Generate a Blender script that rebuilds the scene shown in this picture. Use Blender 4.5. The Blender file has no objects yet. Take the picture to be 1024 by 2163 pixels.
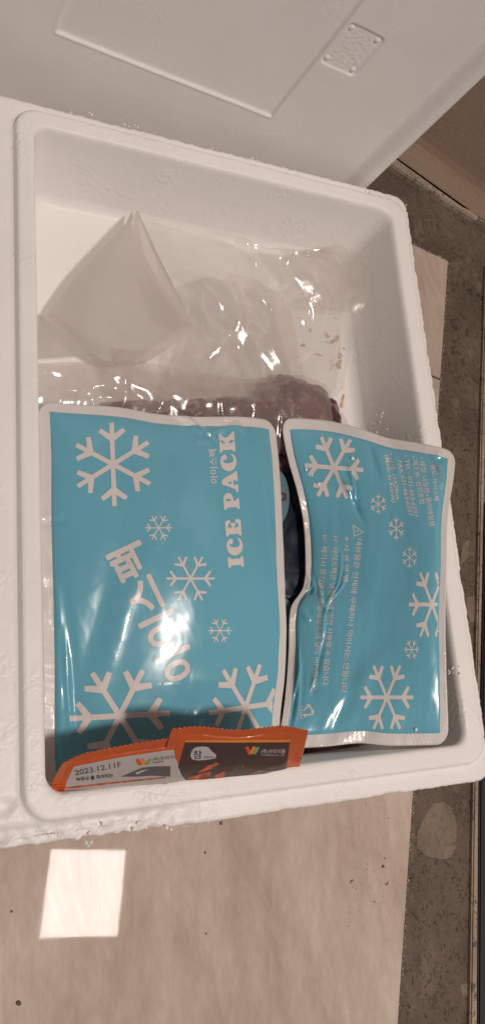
import bpy, bmesh, math, random
import numpy as np
from mathutils import Matrix, Vector
random.seed(7)
sc = bpy.context.scene

# ------------------------------------------------------------------ camera
# World: z = 0 floor, x along the short side of the foam box, y along its long side.
H = 0.090                                # height of the box rim above the floor
CAMZ = 0.43 + H
FOC, CX, CY = 1645.0, 512.0, 1081.5      # pinhole fitted to the box opening
RM = np.array([[0.90176551, 0.03317344, 0.43095069],
               [-0.07918937, -0.96749319, 0.24017903],
               [0.42490942, -0.25071187, -0.869825]])   # rows: world axes in camera frame (right, down, forward)
cd = bpy.data.cameras.new('camera'); cam = bpy.data.objects.new('camera', cd)
sc.collection.objects.link(cam); sc.camera = cam
cd.sensor_fit = 'VERTICAL'; cd.sensor_height = 24; cd.lens = 24 * FOC / 2163
cd.clip_start = 0.01; cd.clip_end = 50
M = Matrix.Identity(4)
for i in range(3):
    M[i][0] = RM[i, 0]; M[i][1] = -RM[i, 1]; M[i][2] = -RM[i, 2]
M.translation = (0, 0, CAMZ)
cam.matrix_world = M
cd.dof.use_dof = False

# ------------------------------------------------------------------ light
w = bpy.data.worlds.new('World'); sc.world = w; w.use_nodes = True
w.node_tree.nodes['Background'].inputs[0].default_value = (1.0, 0.845, 0.775, 1)
w.node_tree.nodes['Background'].inputs[1].default_value = 0.19
sc.view_settings.view_transform = 'Standard'; sc.view_settings.look = 'None'
sc.view_settings.exposure = 0.0; sc.view_settings.gamma = 1.0
def lamp(name, loc, tgt, size, power, col):
    ld = bpy.data.lights.new(name, 'AREA'); ld.shape = 'RECTANGLE'; ld.size, ld.size_y = size
    ld.energy = power; ld.color = col
    o = bpy.data.objects.new(name, ld); sc.collection.objects.link(o); o.location = loc
    d = (Vector(tgt) - Vector(loc)).normalized()
    o.rotation_euler = d.to_track_quat('-Z', 'Y').to_euler(); return o
# the square ceiling lamp mirrored in the floor tile
L1 = lamp('ceiling_lamp', (0.665, -0.545, 2.2), (0.665, -0.545, 0), (0.25, 0.255), 31.0, (1.0, 0.875, 0.80))
L1.rotation_euler = (0, 0, math.radians(-9))

C = sc.collection
# ------------------------------------------------------------------ numpy noise
_rng = np.random.RandomState(3)
_perm = _rng.permutation(256); _g = _rng.rand(256, 2) * 2 - 1; _g /= np.linalg.norm(_g, axis=1)[:, None]
def perlin(x, y, seed=0):
    x = np.asarray(x, float) + seed * 17.31; y = np.asarray(y, float) + seed * 9.77
    xi = np.floor(x).astype(int); yi = np.floor(y).astype(int); xf = x - xi; yf = y - yi
    u = xf**3 * (xf * (xf * 6 - 15) + 10); v = yf**3 * (yf * (yf * 6 - 15) + 10)
    def gr(ix, iy, fx, fy):
        h = _perm[(_perm[ix & 255] + iy) & 255]; return _g[h, 0] * fx + _g[h, 1] * fy
    a = gr(xi, yi, xf, yf); b = gr(xi + 1, yi, xf - 1, yf)
    c = gr(xi, yi + 1, xf, yf - 1); d = gr(xi + 1, yi + 1, xf - 1, yf - 1)
    return (a * (1 - u) + b * u) * (1 - v) + (c * (1 - u) + d * u) * v
def fbm(x, y, o=3, seed=0):
    s = 0
    for i in range(o): s = s + perlin(np.asarray(x) * 2**i, np.asarray(y) * 2**i, seed + i) / 2**i
    return s
def sstep(a, b, x):
    t = np.clip((x - a) / (b - a), 0, 1); return t * t * (3 - 2 * t)

# ------------------------------------------------------------------ geometry of the view (for measuring real positions)
def unproj(px, py, z):
    """world point at height z (relative to the rim) seen at that point of the photograph"""
    px, py, z = np.broadcast_arrays(np.asarray(px, float), np.asarray(py, float), np.asarray(z, float))
    r = np.stack([(px - CX) / FOC, (py - CY) / FOC, np.ones_like(px)], -1)
    d = r @ RM.T
    t = (z - 0.43) / d[..., 2]
    return np.stack([d[..., 0] * t, d[..., 1] * t, z + H], -1)
def proj(P):
    Q = (P - np.array([0, 0, CAMZ])) @ RM
    return np.stack([Q[..., 0] / Q[..., 2] * FOC + CX, Q[..., 1] / Q[..., 2] * FOC + CY], -1)

# ------------------------------------------------------------------ objects
def link(o, parent=None):
    C.objects.link(o)
    if parent: o.parent = parent
    return o
def tag(o, label=None, cat=None, group=None, kind=None):
    if label: o['label'] = label
    if cat: o['category'] = cat
    if group: o['group'] = group
    if kind: o['kind'] = kind
    return o
def empty(name, label, cat, loc=(0, 0, 0), group=None):
    o = bpy.data.objects.new(name, None); o.empty_display_size = 0.02; link(o); o.location = loc
    return tag(o, label, cat, group)
def mesh_obj(name, V, F, mat, parent=None, smooth=True, mats=None):
    m = bpy.data.meshes.new(name)
    V = np.asarray(V, float)
    if parent is not None:
        V = V - np.array(parent_loc(parent))
    m.from_pydata(V.tolist(), [], F if isinstance(F, list) else F.tolist()); m.update()
    if mat: m.materials.append(mat)
    if smooth: m.polygons.foreach_set('use_smooth', [True] * len(m.polygons))
    return link(bpy.data.objects.new(name, m), parent)
def parent_loc(p):
    l = Vector((0, 0, 0))
    while p is not None: l += p.location; p = p.parent
    return l
def gridF(n, m, wrap=False, off=0):
    """quads of an n x m vertex grid (n rows, m columns), wrap closes the columns"""
    i = np.arange(n - 1)[:, None]; j = np.arange(m if wrap else m - 1)[None, :]
    a = i * m + j; b = i * m + (j + 1) % m; c = (i + 1) * m + (j + 1) % m; d = (i + 1) * m + j
    return np.stack([a, b, c, d], -1).reshape(-1, 4) + off

# ------------------------------------------------------------------ materials
def nodes(name):
    m = bpy.data.materials.new(name); m.use_nodes = True
    nt = m.node_tree; return m, nt, nt.nodes['Principled BSDF']
def N(nt, t, **k):
    n = nt.nodes.new(t)
    for a, b in k.items():
        if a.startswith('i_'): n.inputs[a[2:].replace('_', ' ')].default_value = b
        else: setattr(n, a, b)
    return n
def ramp(nt, src, stops):
    r = N(nt, 'ShaderNodeValToRGB'); nt.links.new(src, r.inputs[0]); e = r.color_ramp.elements
    while len(e) < len(stops): e.new(0.5)
    for x, (p, c) in zip(e, stops): x.position = p; x.color = (*c, 1)
    return r
def objco(nt):
    g = N(nt, 'ShaderNodeNewGeometry'); return g.outputs['Position']
def simple(name, col, rough=0.5, spec=0.5, coat=0.0, var=0.0, vscale=60, bump=0.0, bscale=400):
    m, nt, b = nodes(name)
    b.inputs['Base Color'].default_value = (*col, 1); b.inputs['Roughness'].default_value = rough
    b.inputs['Specular IOR Level'].default_value = spec
    b.inputs['Coat Weight'].default_value = coat; b.inputs['Coat Roughness'].default_value = 0.06
    co = objco(nt)
    if var:
        n = N(nt, 'ShaderNodeTexNoise', i_Scale=vscale, i_Detail=4.0); nt.links.new(co, n.inputs['Vector'])
        r = ramp(nt, n.outputs['Fac'], [(0.3, tuple(c * (1 - var) for c in col)), (0.7, tuple(min(1, c * (1 + var)) for c in col))])
        nt.links.new(r.outputs[0], b.inputs['Base Color'])
    if bump:
        n = N(nt, 'ShaderNodeTexNoise', i_Scale=bscale, i_Detail=3.0); nt.links.new(co, n.inputs['Vector'])
        bp = N(nt, 'ShaderNodeBump', i_Strength=bump, i_Distance=0.001); nt.links.new(n.outputs['Fac'], bp.inputs['Height'])
        nt.links.new(bp.outputs[0], b.inputs['Normal'])
    return m
def foam_mat(name, strength):
    m, nt, b = nodes(name); co = objco(nt)
    b.inputs['Roughness'].default_value = 0.42; b.inputs['Specular IOR Level'].default_value = 0.35
    b.inputs['Subsurface Weight'].default_value = 0.0
    n = N(nt, 'ShaderNodeTexNoise', i_Scale=22.0, i_Detail=5.0); nt.links.new(co, n.inputs['Vector'])
    r = ramp(nt, n.outputs['Fac'], [(0.3, (0.875, 0.855, 0.835)), (0.7, (0.905, 0.885, 0.865))])
    nt.links.new(r.outputs[0], b.inputs['Base Color'])
    v = N(nt, 'ShaderNodeTexVoronoi', i_Scale=330.0); v.feature = 'F1'; nt.links.new(co, v.inputs['Vector'])
    vr = ramp(nt, v.outputs['Distance'], [(0.35, (1, 1, 1)), (0.75, (0, 0, 0))])
    n2 = N(nt, 'ShaderNodeTexNoise', i_Scale=900.0, i_Detail=2.0); nt.links.new(co, n2.inputs['Vector'])
    msk = N(nt, 'ShaderNodeTexNoise', i_Scale=35.0, i_Detail=2.0); nt.links.new(co, msk.inputs['Vector'])
    mr = ramp(nt, msk.outputs['Fac'], [(0.50, (0.06,) * 3), (0.66, (1, 1, 1))])
    mu = N(nt, 'ShaderNodeMath', operation='MULTIPLY'); nt.links.new(vr.outputs[0], mu.inputs[0]); nt.links.new(mr.outputs[0], mu.inputs[1])
    ad = N(nt, 'ShaderNodeMath', operation='MULTIPLY_ADD'); nt.links.new(n2.outputs['Fac'], ad.inputs[0]); ad.inputs[1].default_value = 0.25
    nt.links.new(mu.outputs[0], ad.inputs[2])
    bp = N(nt, 'ShaderNodeBump', i_Strength=strength, i_Distance=0.0006); nt.links.new(ad.outputs[0], bp.inputs['Height'])
    nt.links.new(bp.outputs[0], b.inputs['Normal'])
    return m
foam = foam_mat('white_expanded_polystyrene', 0.5)
foam_smooth = foam_mat('smooth_polystyrene', 0.16)

def film_print(name, col, rough=0.24, weave=0.0):
    """glossy printed laminate; a fine heat-seal weave on the seams"""
    m, nt, b = nodes(name); co = objco(nt)
    n = N(nt, 'ShaderNodeTexNoise', i_Scale=9.0, i_Detail=3.0); nt.links.new(co, n.inputs['Vector'])
    r = ramp(nt, n.outputs['Fac'], [(0.3, tuple(c * 0.95 for c in col)), (0.7, tuple(c * 1.05 for c in col))])
    nt.links.new(r.outputs[0], b.inputs['Base Color'])
    b.inputs['Roughness'].default_value = rough; b.inputs['Specular IOR Level'].default_value = 0.5
    b.inputs['Coat Weight'].default_value = 0.5; b.inputs['Coat Roughness'].default_value = 0.07
    n2 = N(nt, 'ShaderNodeTexNoise', i_Scale=90.0, i_Detail=3.0); nt.links.new(co, n2.inputs['Vector'])
    h = n2.outputs['Fac']
    if weave:
        mp = N(nt, 'ShaderNodeMapping'); mp.inputs['Rotation'].default_value = (0, 0, 0.7); nt.links.new(co, mp.inputs['Vector'])
        ck = N(nt, 'ShaderNodeTexVoronoi', i_Scale=900.0); ck.distance = 'CHEBYCHEV'; ck.inputs['Randomness'].default_value = 0.15
        nt.links.new(mp.outputs[0], ck.inputs['Vector'])
        ma = N(nt, 'ShaderNodeMath', operation='MULTIPLY_ADD'); nt.links.new(ck.outputs['Distance'], ma.inputs[0]); ma.inputs[1].default_value = weave
        nt.links.new(h, ma.inputs[2]); h = ma.outputs[0]
    bp = N(nt, 'ShaderNodeBump', i_Strength=0.08 if not weave else 0.45, i_Distance=0.0006); nt.links.new(h, bp.inputs['Height'])
    nt.links.new(bp.outputs[0], b.inputs['Normal']); nt.links.new(bp.outputs[0], b.inputs['Coat Normal'])
    return m
blue_print = film_print('blue_printed_film', (0.140, 0.430, 0.560))
white_print = film_print('white_ink', (0.70, 0.655, 0.63))
faint_print = film_print('faint_white_ink', (0.42, 0.54, 0.57))
white_seam = film_print('white_heat_seal', (0.70, 0.665, 0.645), 0.3, weave=0.8)
orange_print = film_print('orange_printed_film', (0.50, 0.088, 0.018), 0.4)
brown_print = film_print('dark_brown_print', (0.050, 0.026, 0.023), 0.45)
grey_print = film_print('pale_grey_print', (0.42, 0.39, 0.38), 0.4)

def clear_film(name, milk, tint=(0.75, 0.72, 0.70), gloss=0.07, bump=0.3, bscale=40.0, thick=1.45):
    m, nt, b = nodes(name); nt.nodes.remove(b); co = objco(nt)
    out = nt.nodes['Material Output']
    n = N(nt, 'ShaderNodeTexNoise', i_Scale=bscale, i_Detail=5.0, i_Distortion=1.2); nt.links.new(co, n.inputs['Vector'])
    bp = N(nt, 'ShaderNodeBump', i_Strength=bump, i_Distance=0.003); nt.links.new(n.outputs['Fac'], bp.inputs['Height'])
    tr = N(nt, 'ShaderNodeBsdfTransparent', i_Color=(0.97, 0.96, 0.95, 1))
    df = N(nt, 'ShaderNodeBsdfDiffuse', i_Color=(*tint, 1)); tl = N(nt, 'ShaderNodeBsdfTranslucent', i_Color=(*tint, 1))
    dm = N(nt, 'ShaderNodeMixShader'); dm.inputs[0].default_value = 0.45
    nt.links.new(df.outputs[0], dm.inputs[1]); nt.links.new(tl.outputs[0], dm.inputs[2])
    m1 = N(nt, 'ShaderNodeMixShader'); m1.inputs[0].default_value = milk
    nt.links.new(tr.outputs[0], m1.inputs[1]); nt.links.new(dm.outputs[0], m1.inputs[2])
    gl = N(nt, 'ShaderNodeBsdfGlossy', i_Roughness=gloss, i_Color=(1, 1, 1, 1)); nt.links.new(bp.outputs[0], gl.inputs['Normal'])
    fr = N(nt, 'ShaderNodeLayerWeight'); nt.links.new(bp.outputs[0], fr.inputs['Normal'])
    pw = N(nt, 'ShaderNodeMath', operation='POWER'); nt.links.new(fr.outputs['Facing'], pw.inputs[0]); pw.inputs[1].default_value = 5.0
    mf = N(nt, 'ShaderNodeMath', operation='MULTIPLY_ADD'); nt.links.new(pw.outputs[0], mf.inputs[0]); mf.inputs[1].default_value = 0.5; mf.inputs[2].default_value = 0.09
    m2 = N(nt, 'ShaderNodeMixShader'); nt.links.new(mf.outputs[0], m2.inputs[0])
    nt.links.new(m1.outputs[0], m2.inputs[1]); nt.links.new(gl.outputs[0], m2.inputs[2])
    nt.links.new(m2.outputs[0], out.inputs['Surface'])
    return m
film_clear = clear_film('clear_bag_film', 0.20, (0.74, 0.70, 0.66), gloss=0.16, bump=0.15)
film_haze = clear_film('hazy_bag_film', 0.26, (0.80, 0.69, 0.65), 0.16, 0.2)
film_milky = clear_film('milky_sheet_film', 0.66, (0.70, 0.66, 0.61), 0.55, 0.08, 15.0)

def meat_mat():
    m, nt, b = nodes('dark_cured_meat'); co = objco(nt)
    n = N(nt, 'ShaderNodeTexNoise', i_Scale=55.0, i_Detail=6.0, i_Distortion=1.0); nt.links.new(co, n.inputs['Vector'])
    r = ramp(nt, n.outputs['Fac'], [(0.30, (0.035, 0.013, 0.020)), (0.50, (0.12, 0.042, 0.052)), (0.62, (0.27, 0.125, 0.11)), (0.76, (0.48, 0.30, 0.23))])
    nt.links.new(r.outputs[0], b.inputs['Base Color']); b.inputs['Roughness'].default_value = 0.3
    bp = N(nt, 'ShaderNodeBump', i_Strength=0.5, i_Distance=0.002); nt.links.new(n.outputs['Fac'], bp.inputs['Height']); nt.links.new(bp.outputs[0], b.inputs['Normal'])
    return m
meat = meat_mat()
navy = simple('navy_pouch_film', (0.012, 0.022, 0.040), 0.35, 0.5, var=0.5, vscale=50, bump=0.5, bscale=60)
dark_red = simple('dark_red_ink', (0.09, 0.015, 0.025), 0.5)
label_teal = simple('pale_teal_label', (0.10, 0.20, 0.24), 0.4, var=0.1)
ink_black = simple('black_ink', (0.03, 0.025, 0.03), 0.5)
ink_grey = simple('grey_ink', (0.10, 0.09, 0.095), 0.5)
ink_red = simple('red_orange_ink', (0.55, 0.07, 0.03), 0.5)
ink_amber = simple('amber_ink', (0.60, 0.22, 0.04), 0.5)
ink_green = simple('sage_green_ink', (0.16, 0.33, 0.14), 0.5)
ink_rust = simple('rust_orange_ink', (0.42, 0.10, 0.035), 0.5, var=0.5, vscale=250)
ink_tan = simple('tan_ink', (0.24, 0.15, 0.11), 0.5, var=0.5, vscale=300)
ink_pale = simple('pale_grey_ink', (0.42, 0.41, 0.43), 0.5)

# floor stone
def granite(name, base, fleck, light, rough=0.28, lm=0.5):
    m, nt, b = nodes(name); co = objco(nt)
    n = N(nt, 'ShaderNodeTexNoise', i_Scale=14.0, i_Detail=8.0, i_Roughness=0.65); nt.links.new(co, n.inputs['Vector'])
    r = ramp(nt, n.outputs['Fac'], [(0.3, tuple(c * 0.72 for c in base)), (0.7, tuple(c * 1.3 for c in base))])
    mp = N(nt, 'ShaderNodeMapping'); mp.inputs['Rotation'].default_value = (0, 0, 0.5); mp.inputs['Scale'].default_value = (1, 0.5, 1); nt.links.new(co, mp.inputs['Vector'])
    dn = N(nt, 'ShaderNodeTexNoise', i_Scale=110.0, i_Detail=4.0); nt.links.new(co, dn.inputs['Vector'])
    mxv = N(nt, 'ShaderNodeMix', data_type='VECTOR'); mxv.inputs[0].default_value = 0.02
    nt.links.new(mp.outputs[0], mxv.inputs[4]); nt.links.new(dn.outputs['Color'], mxv.inputs[5])
    def flecks(scale, thr, col, prev, keep, am=0.7):
        v = N(nt, 'ShaderNodeTexVoronoi', i_Scale=scale); nt.links.new(mxv.outputs[1], v.inputs['Vector'])
        d = ramp(nt, v.outputs['Distance'], [(thr * 0.35, (1, 1, 1)), (thr, (0, 0, 0))])
        sp = N(nt, 'ShaderNodeSeparateColor'); nt.links.new(v.outputs['Color'], sp.inputs[0])
        gt = N(nt, 'ShaderNodeMath', operation='LESS_THAN'); nt.links.new(sp.outputs[0], gt.inputs[0]); gt.inputs[1].default_value = keep
        mu = N(nt, 'ShaderNodeMath', operation='MULTIPLY'); nt.links.new(d.outputs[0], mu.inputs[0]); nt.links.new(gt.outputs[0], mu.inputs[1])
        m2 = N(nt, 'ShaderNodeMath', operation='MULTIPLY'); nt.links.new(mu.outputs[0], m2.inputs[0]); m2.inputs[1].default_value = am
        mx = N(nt, 'ShaderNodeMix', data_type='RGBA'); nt.links.new(m2.outputs[0], mx.inputs[0]); nt.links.new(prev, mx.inputs[6]); mx.inputs[7].default_value = (*col, 1)
        return mx.outputs[2]
    c = flecks(150.0, 0.38, fleck, r.outputs[0], 0.35)
    c = flecks(75.0, 0.30, fleck, c, 0.22)
    c = flecks(48.0, 0.50, light, c, 0.22, lm)
    c = flecks(95.0, 0.55, light, c, 0.25, lm)
    c = flecks(300.0, 0.45, light, c, 0.15, 0.5)
    c = flecks(420.0, 0.55, fleck, c, 0.4, 0.75)
    c = flecks(520.0, 0.5, light, c, 0.2, 0.6)
    nt.links.new(c, b.inputs['Base Color']); b.inputs['Roughness'].default_value = rough; b.inputs['Specular IOR Level'].default_value = 0.3
    bp = N(nt, 'ShaderNodeBump', i_Strength=0.12, i_Distance=0.001); nt.links.new(n.outputs['Fac'], bp.inputs['Height']); nt.links.new(bp.outputs[0], b.inputs['Normal'])
    return m
dark_stone = granite('dark_granite', (0.130, 0.098, 0.074), (0.030, 0.024, 0.022), (0.21, 0.165, 0.13))
pale_stone = granite('pale_granite', (0.36, 0.29, 0.225), (0.06, 0.05, 0.045), (0.30, 0.24, 0.19))
def marble():
    m, nt, b = nodes('polished_beige_marble'); co = objco(nt)
    mp = N(nt, 'ShaderNodeMapping'); mp.inputs['Rotation'].default_value = (0, 0, math.radians(20)); mp.inputs['Scale'].default_value = (1.0, 0.35, 1); nt.links.new(co, mp.inputs['Vector'])
    n = N(nt, 'ShaderNodeTexNoise', i_Scale=30.0, i_Detail=9.0, i_Distortion=0.5, i_Roughness=0.68); nt.links.new(mp.outputs[0], n.inputs['Vector'])
    r = ramp(nt, n.outputs['Fac'], [(0.30, (0.43, 0.345, 0.285)), (0.46, (0.51, 0.415, 0.345)), (0.58, (0.56, 0.475, 0.41)), (0.72, (0.66, 0.59, 0.53))])
    n3 = N(nt, 'ShaderNodeTexNoise', i_Scale=3.5, i_Detail=3.0); nt.links.new(co, n3.inputs['Vector'])
    r3 = ramp(nt, n3.outputs['Fac'], [(0.3, (0.86, 0.86, 0.87)), (0.7, (1.06, 1.05, 1.04))])
    ng = N(nt, 'ShaderNodeTexNoise', i_Scale=160.0, i_Detail=8.0, i_Roughness=0.75); nt.links.new(mp.outputs[0], ng.inputs['Vector'])
    rg = ramp(nt, ng.outputs['Fac'], [(0.3, (0.90, 0.89, 0.88)), (0.7, (1.08, 1.08, 1.09))])
    mg = N(nt, 'ShaderNodeMix', data_type='RGBA'); mg.blend_type = 'MULTIPLY'; mg.inputs[0].default_value = 1
    nt.links.new(r.outputs[0], mg.inputs[6]); nt.links.new(rg.outputs[0], mg.inputs[7])
    mx = N(nt, 'ShaderNodeMix', data_type='RGBA'); mx.blend_type = 'MULTIPLY'; mx.inputs[0].default_value = 1
    nt.links.new(mg.outputs[2], mx.inputs[6]); nt.links.new(r3.outputs[0], mx.inputs[7])
    nt.links.new(mx.outputs[2], b.inputs['Base Color'])
    b.inputs['Roughness'].default_value = 0.035; b.inputs['Specular IOR Level'].default_value = 0.058
    n2 = N(nt, 'ShaderNodeTexNoise', i_Scale=120.0, i_Detail=3.0); nt.links.new(co, n2.inputs['Vector'])
    rr = ramp(nt, n2.outputs['Fac'], [(0.4, (0.025,) * 3), (0.8, (0.045,) * 3)]); nt.links.new(rr.outputs[0], b.inputs['Roughness'])
    return m
marble_m = marble()
grout = simple('dark_grout', (0.06, 0.05, 0.045), 0.8, var=0.5, vscale=300, bump=0.8)
grit_m = simple('pale_grit', (0.42, 0.37, 0.30), 0.35, var=0.6, vscale=800)
wall_m = simple('beige_wall_board', (0.36, 0.27, 0.20), 0.5, var=0.06, vscale=12, bump=0.35, bscale=300)
black_m = simple('black_gap', (0.012, 0.011, 0.010), 0.6)
crumb_m = simple('dark_crumb', (0.13, 0.09, 0.065), 0.6, var=0.4, vscale=900)

# ================================================================== SETTING
def poly_slab(name, pts, z0, z1, mat, parent=None, bevel=0.0008):
    """closed slab over a world polygon"""
    bm = bmesh.new()
    vs = [bm.verts.new((p[0], p[1], z1)) for p in pts]
    f = bm.faces.new(vs)
    if f.normal.z < 0: f.normal_flip()
    bm.normal_update()
    r = bmesh.ops.extrude_face_region(bm, geom=[f])
    vv = [g for g in r['geom'] if isinstance(g, bmesh.types.BMVert)]
    for v in vv: v.co.z = z0
    bmesh.ops.recalc_face_normals(bm, faces=bm.faces)
    if bevel:
        bmesh.ops.bevel(bm, geom=[e for e in bm.edges if all(abs(v.co.z - z1) < 1e-7 for v in e.verts)], offset=bevel, segments=2, affect='EDGES')
    m = bpy.data.meshes.new(name); bm.to_mesh(m); bm.free(); m.materials.append(mat)
    o = bpy.data.objects.new(name, m)
    if parent:
        pl = parent_loc(parent); m.transform(Matrix.Translation(-pl))
    return link(o, parent)
# dark granite ground sheet (top face at z = 0)
F0 = unproj(942, 555, -H)                     # outer corner of the marble
e_dn = unproj(835, 2163, -H) - F0; e_dn /= np.linalg.norm(e_dn)   # along marble edge, towards the viewer
e_lf = np.array([e_dn[1], -e_dn[0], 0]);                          # towards the left
if e_lf[0] > 0: e_lf = -e_lf
def FW(a, b, z=0.0): return F0 + e_dn * a + e_lf * b + np.array([0, 0, z])
g = poly_slab('floor', [FW(-1.2, -1.2), FW(-1.2, 3), FW(3, 3), FW(3, -1.2)], -0.06, 0.0, dark_stone, bevel=0)
tag(g, kind='structure')
# marble tiles: a trim tile at the corner, then large tiles
J = 0.1335
def tile(a0, a1, b0, b1):
    q = 0.0010
    return poly_slab('marble_tile', [FW(a0 + q, b0 + q)[:2], FW(a1 - q, b0 + q)[:2], FW(a1 - q, b1 - q)[:2], FW(a0 + q, b1 - q)[:2]], 0.0006, 0.0040, marble_m, g, 0.0006)
bed = poly_slab('grout_bed', [FW(0, 0)[:2], FW(2.0, 0)[:2], FW(2.0, 1.4)[:2], FW(0, 1.4)[:2]], 0.0002, 0.0026, grout, g, 0)
tile(0, J, 0, 0.40); tile(0, J, 0.40, 0.80); tile(J, J + 0.8, 0, 0.40); tile(J, J + 0.8, 0.40, 0.80); tile(J, J + 0.8, 0.80, 1.2)
# inlaid stone chips in the dark granite
chip_m = granite('pale_chip', (0.20, 0.158, 0.118), (0.13, 0.10, 0.08), (0.27, 0.22, 0.17))
def chip(pix):
    P = unproj([p[0] for p in pix], [p[1] for p in pix], -H)
    return poly_slab('stone_chip', [p[:2] for p in P], -0.002, 0.00025, chip_m, g, 0)
chip([(915, 1697), (935, 1694), (952, 1705), (963, 1740), (962, 1790), (950, 1812), (925, 1815), (900, 1808), (881, 1792), (878, 1765), (890, 1735), (903, 1712)])
chip([(970, 2080), (1000, 2072), (1003, 2098), (975, 2104)])
chip([(985, 1262), (1000, 1258), (1006, 1310), (992, 1316), (984, 1290)])
chip([(975, 1150), (990, 1140), (985, 1180), (970, 1195)])
# grit along the marble edge: sparkling grains
def blobs(name, centers, sizes, mat, parent, flat=0.6, sub=1):
    bm = bmesh.new()
    for c, s in zip(centers, sizes):
        r = bmesh.ops.create_icosphere(bm, subdivisions=sub, radius=1.0)
        rot = Matrix.Rotation(random.uniform(0, 6.28), 4, 'Z') @ Matrix.Rotation(random.uniform(-.5, .5), 4, 'X')
        for v in r['verts']:
            k = 1 + random.uniform(-.25, .25)
            v.co = rot @ Vector((v.co.x * s * k, v.co.y * s * random.uniform(.8, 1.2), v.co.z * s * flat)) + Vector(c)
    m = bpy.data.meshes.new(name); bm.to_mesh(m); bm.free(); m.materials.append(mat)
    for p in m.polygons: p.use_smooth = True
    o = bpy.data.objects.new(name, m)
    if parent: m.transform(Matrix.Translation(-parent_loc(parent)))
    return link(o, parent)
cs, ss = [], []
for i in range(520):
    a = random.uniform(0, 0.68); cs.append(tuple(FW(a, random.gauss(-0.0003, 0.0007), 0.003))); ss.append(random.uniform(0.0002, 0.0007))
for i in range(120):
    cs.append(tuple(FW(random.gauss(-0.0003, 0.0007), random.uniform(0, 0.09), 0.003))); ss.append(random.uniform(0.0002, 0.0007))
tag(blobs('edge_grit', cs, ss, grit_m, g), kind='stuff')
# raised paler stone strips along the wall side
def strip_px(name, pix, z0, z1, mat, bevel=0.0012):
    P = unproj([p[0] for p in pix], [p[1] for p in pix], z1 - H)
    return poly_slab(name, [p[:2] for p in P], z0, z1, mat, None, bevel)
s1 = strip_px('stone_skirting', [(700, 262), (845, 362), (920, 410), (1003, 463), (1010, 462), (1012, 455), (1000, 446), (975, 435), (840, 337), (700, 240)], 0.0, 0.006, pale_stone)
tag(s1, kind='structure')
s2 = strip_px('stone_skirting', [(1014, 462), (1003, 446), (1100, 508), (1200, 570), (1200, 600), (1100, 530)], 0.0, 0.006, pale_stone)
tag(s2, kind='structure')
s3 = strip_px('stone_threshold', [(1000, 1690), (993, 2163), (985, 2600), (1004, 2600), (1008, 2163), (1011, 1690), (1014, 1480), (1022, 1060), (1030, 700), (1036, 560), (1026, 560), (1016, 900), (1008, 1300)], 0.0, 0.004, pale_stone)
tag(s3, kind='structure')
s4 = strip_px('dark_gap_strip', [(1013, 1690), (1010, 2163), (1000, 2600), (1300, 2600), (1300, 900), (1025, 1062), (1018, 1480)], 0.0, 0.003, black_m)  # added black strip, colours in the dark gap beyond the threshold
tag(s4, kind='structure')
# wall board rising behind the skirting
A = unproj(840, 336, 0.006 - H); B = unproj(1024, 468, 0.006 - H)
ux = (B - A) / np.linalg.norm(B - A); nx = np.array([-ux[1], ux[0], 0]);
if nx[1] < 0: nx = -nx
A2 = A - ux * 0.9 + np.array([0, 0, 0.0004]); B2 = B + ux * 0.8 + np.array([0, 0, 0.0004])
# profile: foot sloped upward, added to brighten the wall base, then flat sheet
prof = [(0.000, 0.0), (0.0004, 0.0012), (0.0065, 0.014), (0.0085, 0.019), (0.0097, 0.026), (0.0100, 0.034), (0.0100, 0.06), (0.0100, 1.3), (0.03, 1.3), (0.03, 0.0)]
V = []
for t in np.linspace(0, 1, 40):
    p = A2 + (B2 - A2) * t
    for (d, z) in prof: V.append(p + nx * d + np.array([0, 0, z]))
wl = mesh_obj('wall', V, gridF(40, len(prof), True), wall_m, smooth=False)
tag(wl, kind='structure')

# ================================================================== FOAM BOX
def rrect(x0, x1, y0, y1, r, n):
    """n points around a rounded rectangle, spaced evenly, starting at the middle of the front side"""
    P = []
    pts = []
    for (cx, cy, a0) in ((x1 - r, y0 + r, -90), (x1 - r, y1 - r, 0), (x0 + r, y1 - r, 90), (x0 + r, y0 + r, 180)):
        for k in range(13):
            a = math.radians(a0 + 90 * k / 12); pts.append((cx + r * math.cos(a), cy + r * math.sin(a)))
    pts = np.array(pts + [pts[0]])
    d = np.r_[0, np.cumsum(np.linalg.norm(np.diff(pts, axis=0), axis=1))]
    t = np.linspace(0, d[-1], n, endpoint=False)
    return np.stack([np.interp(t, d, pts[:, 0]), np.interp(t, d, pts[:, 1])], -1)
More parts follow.
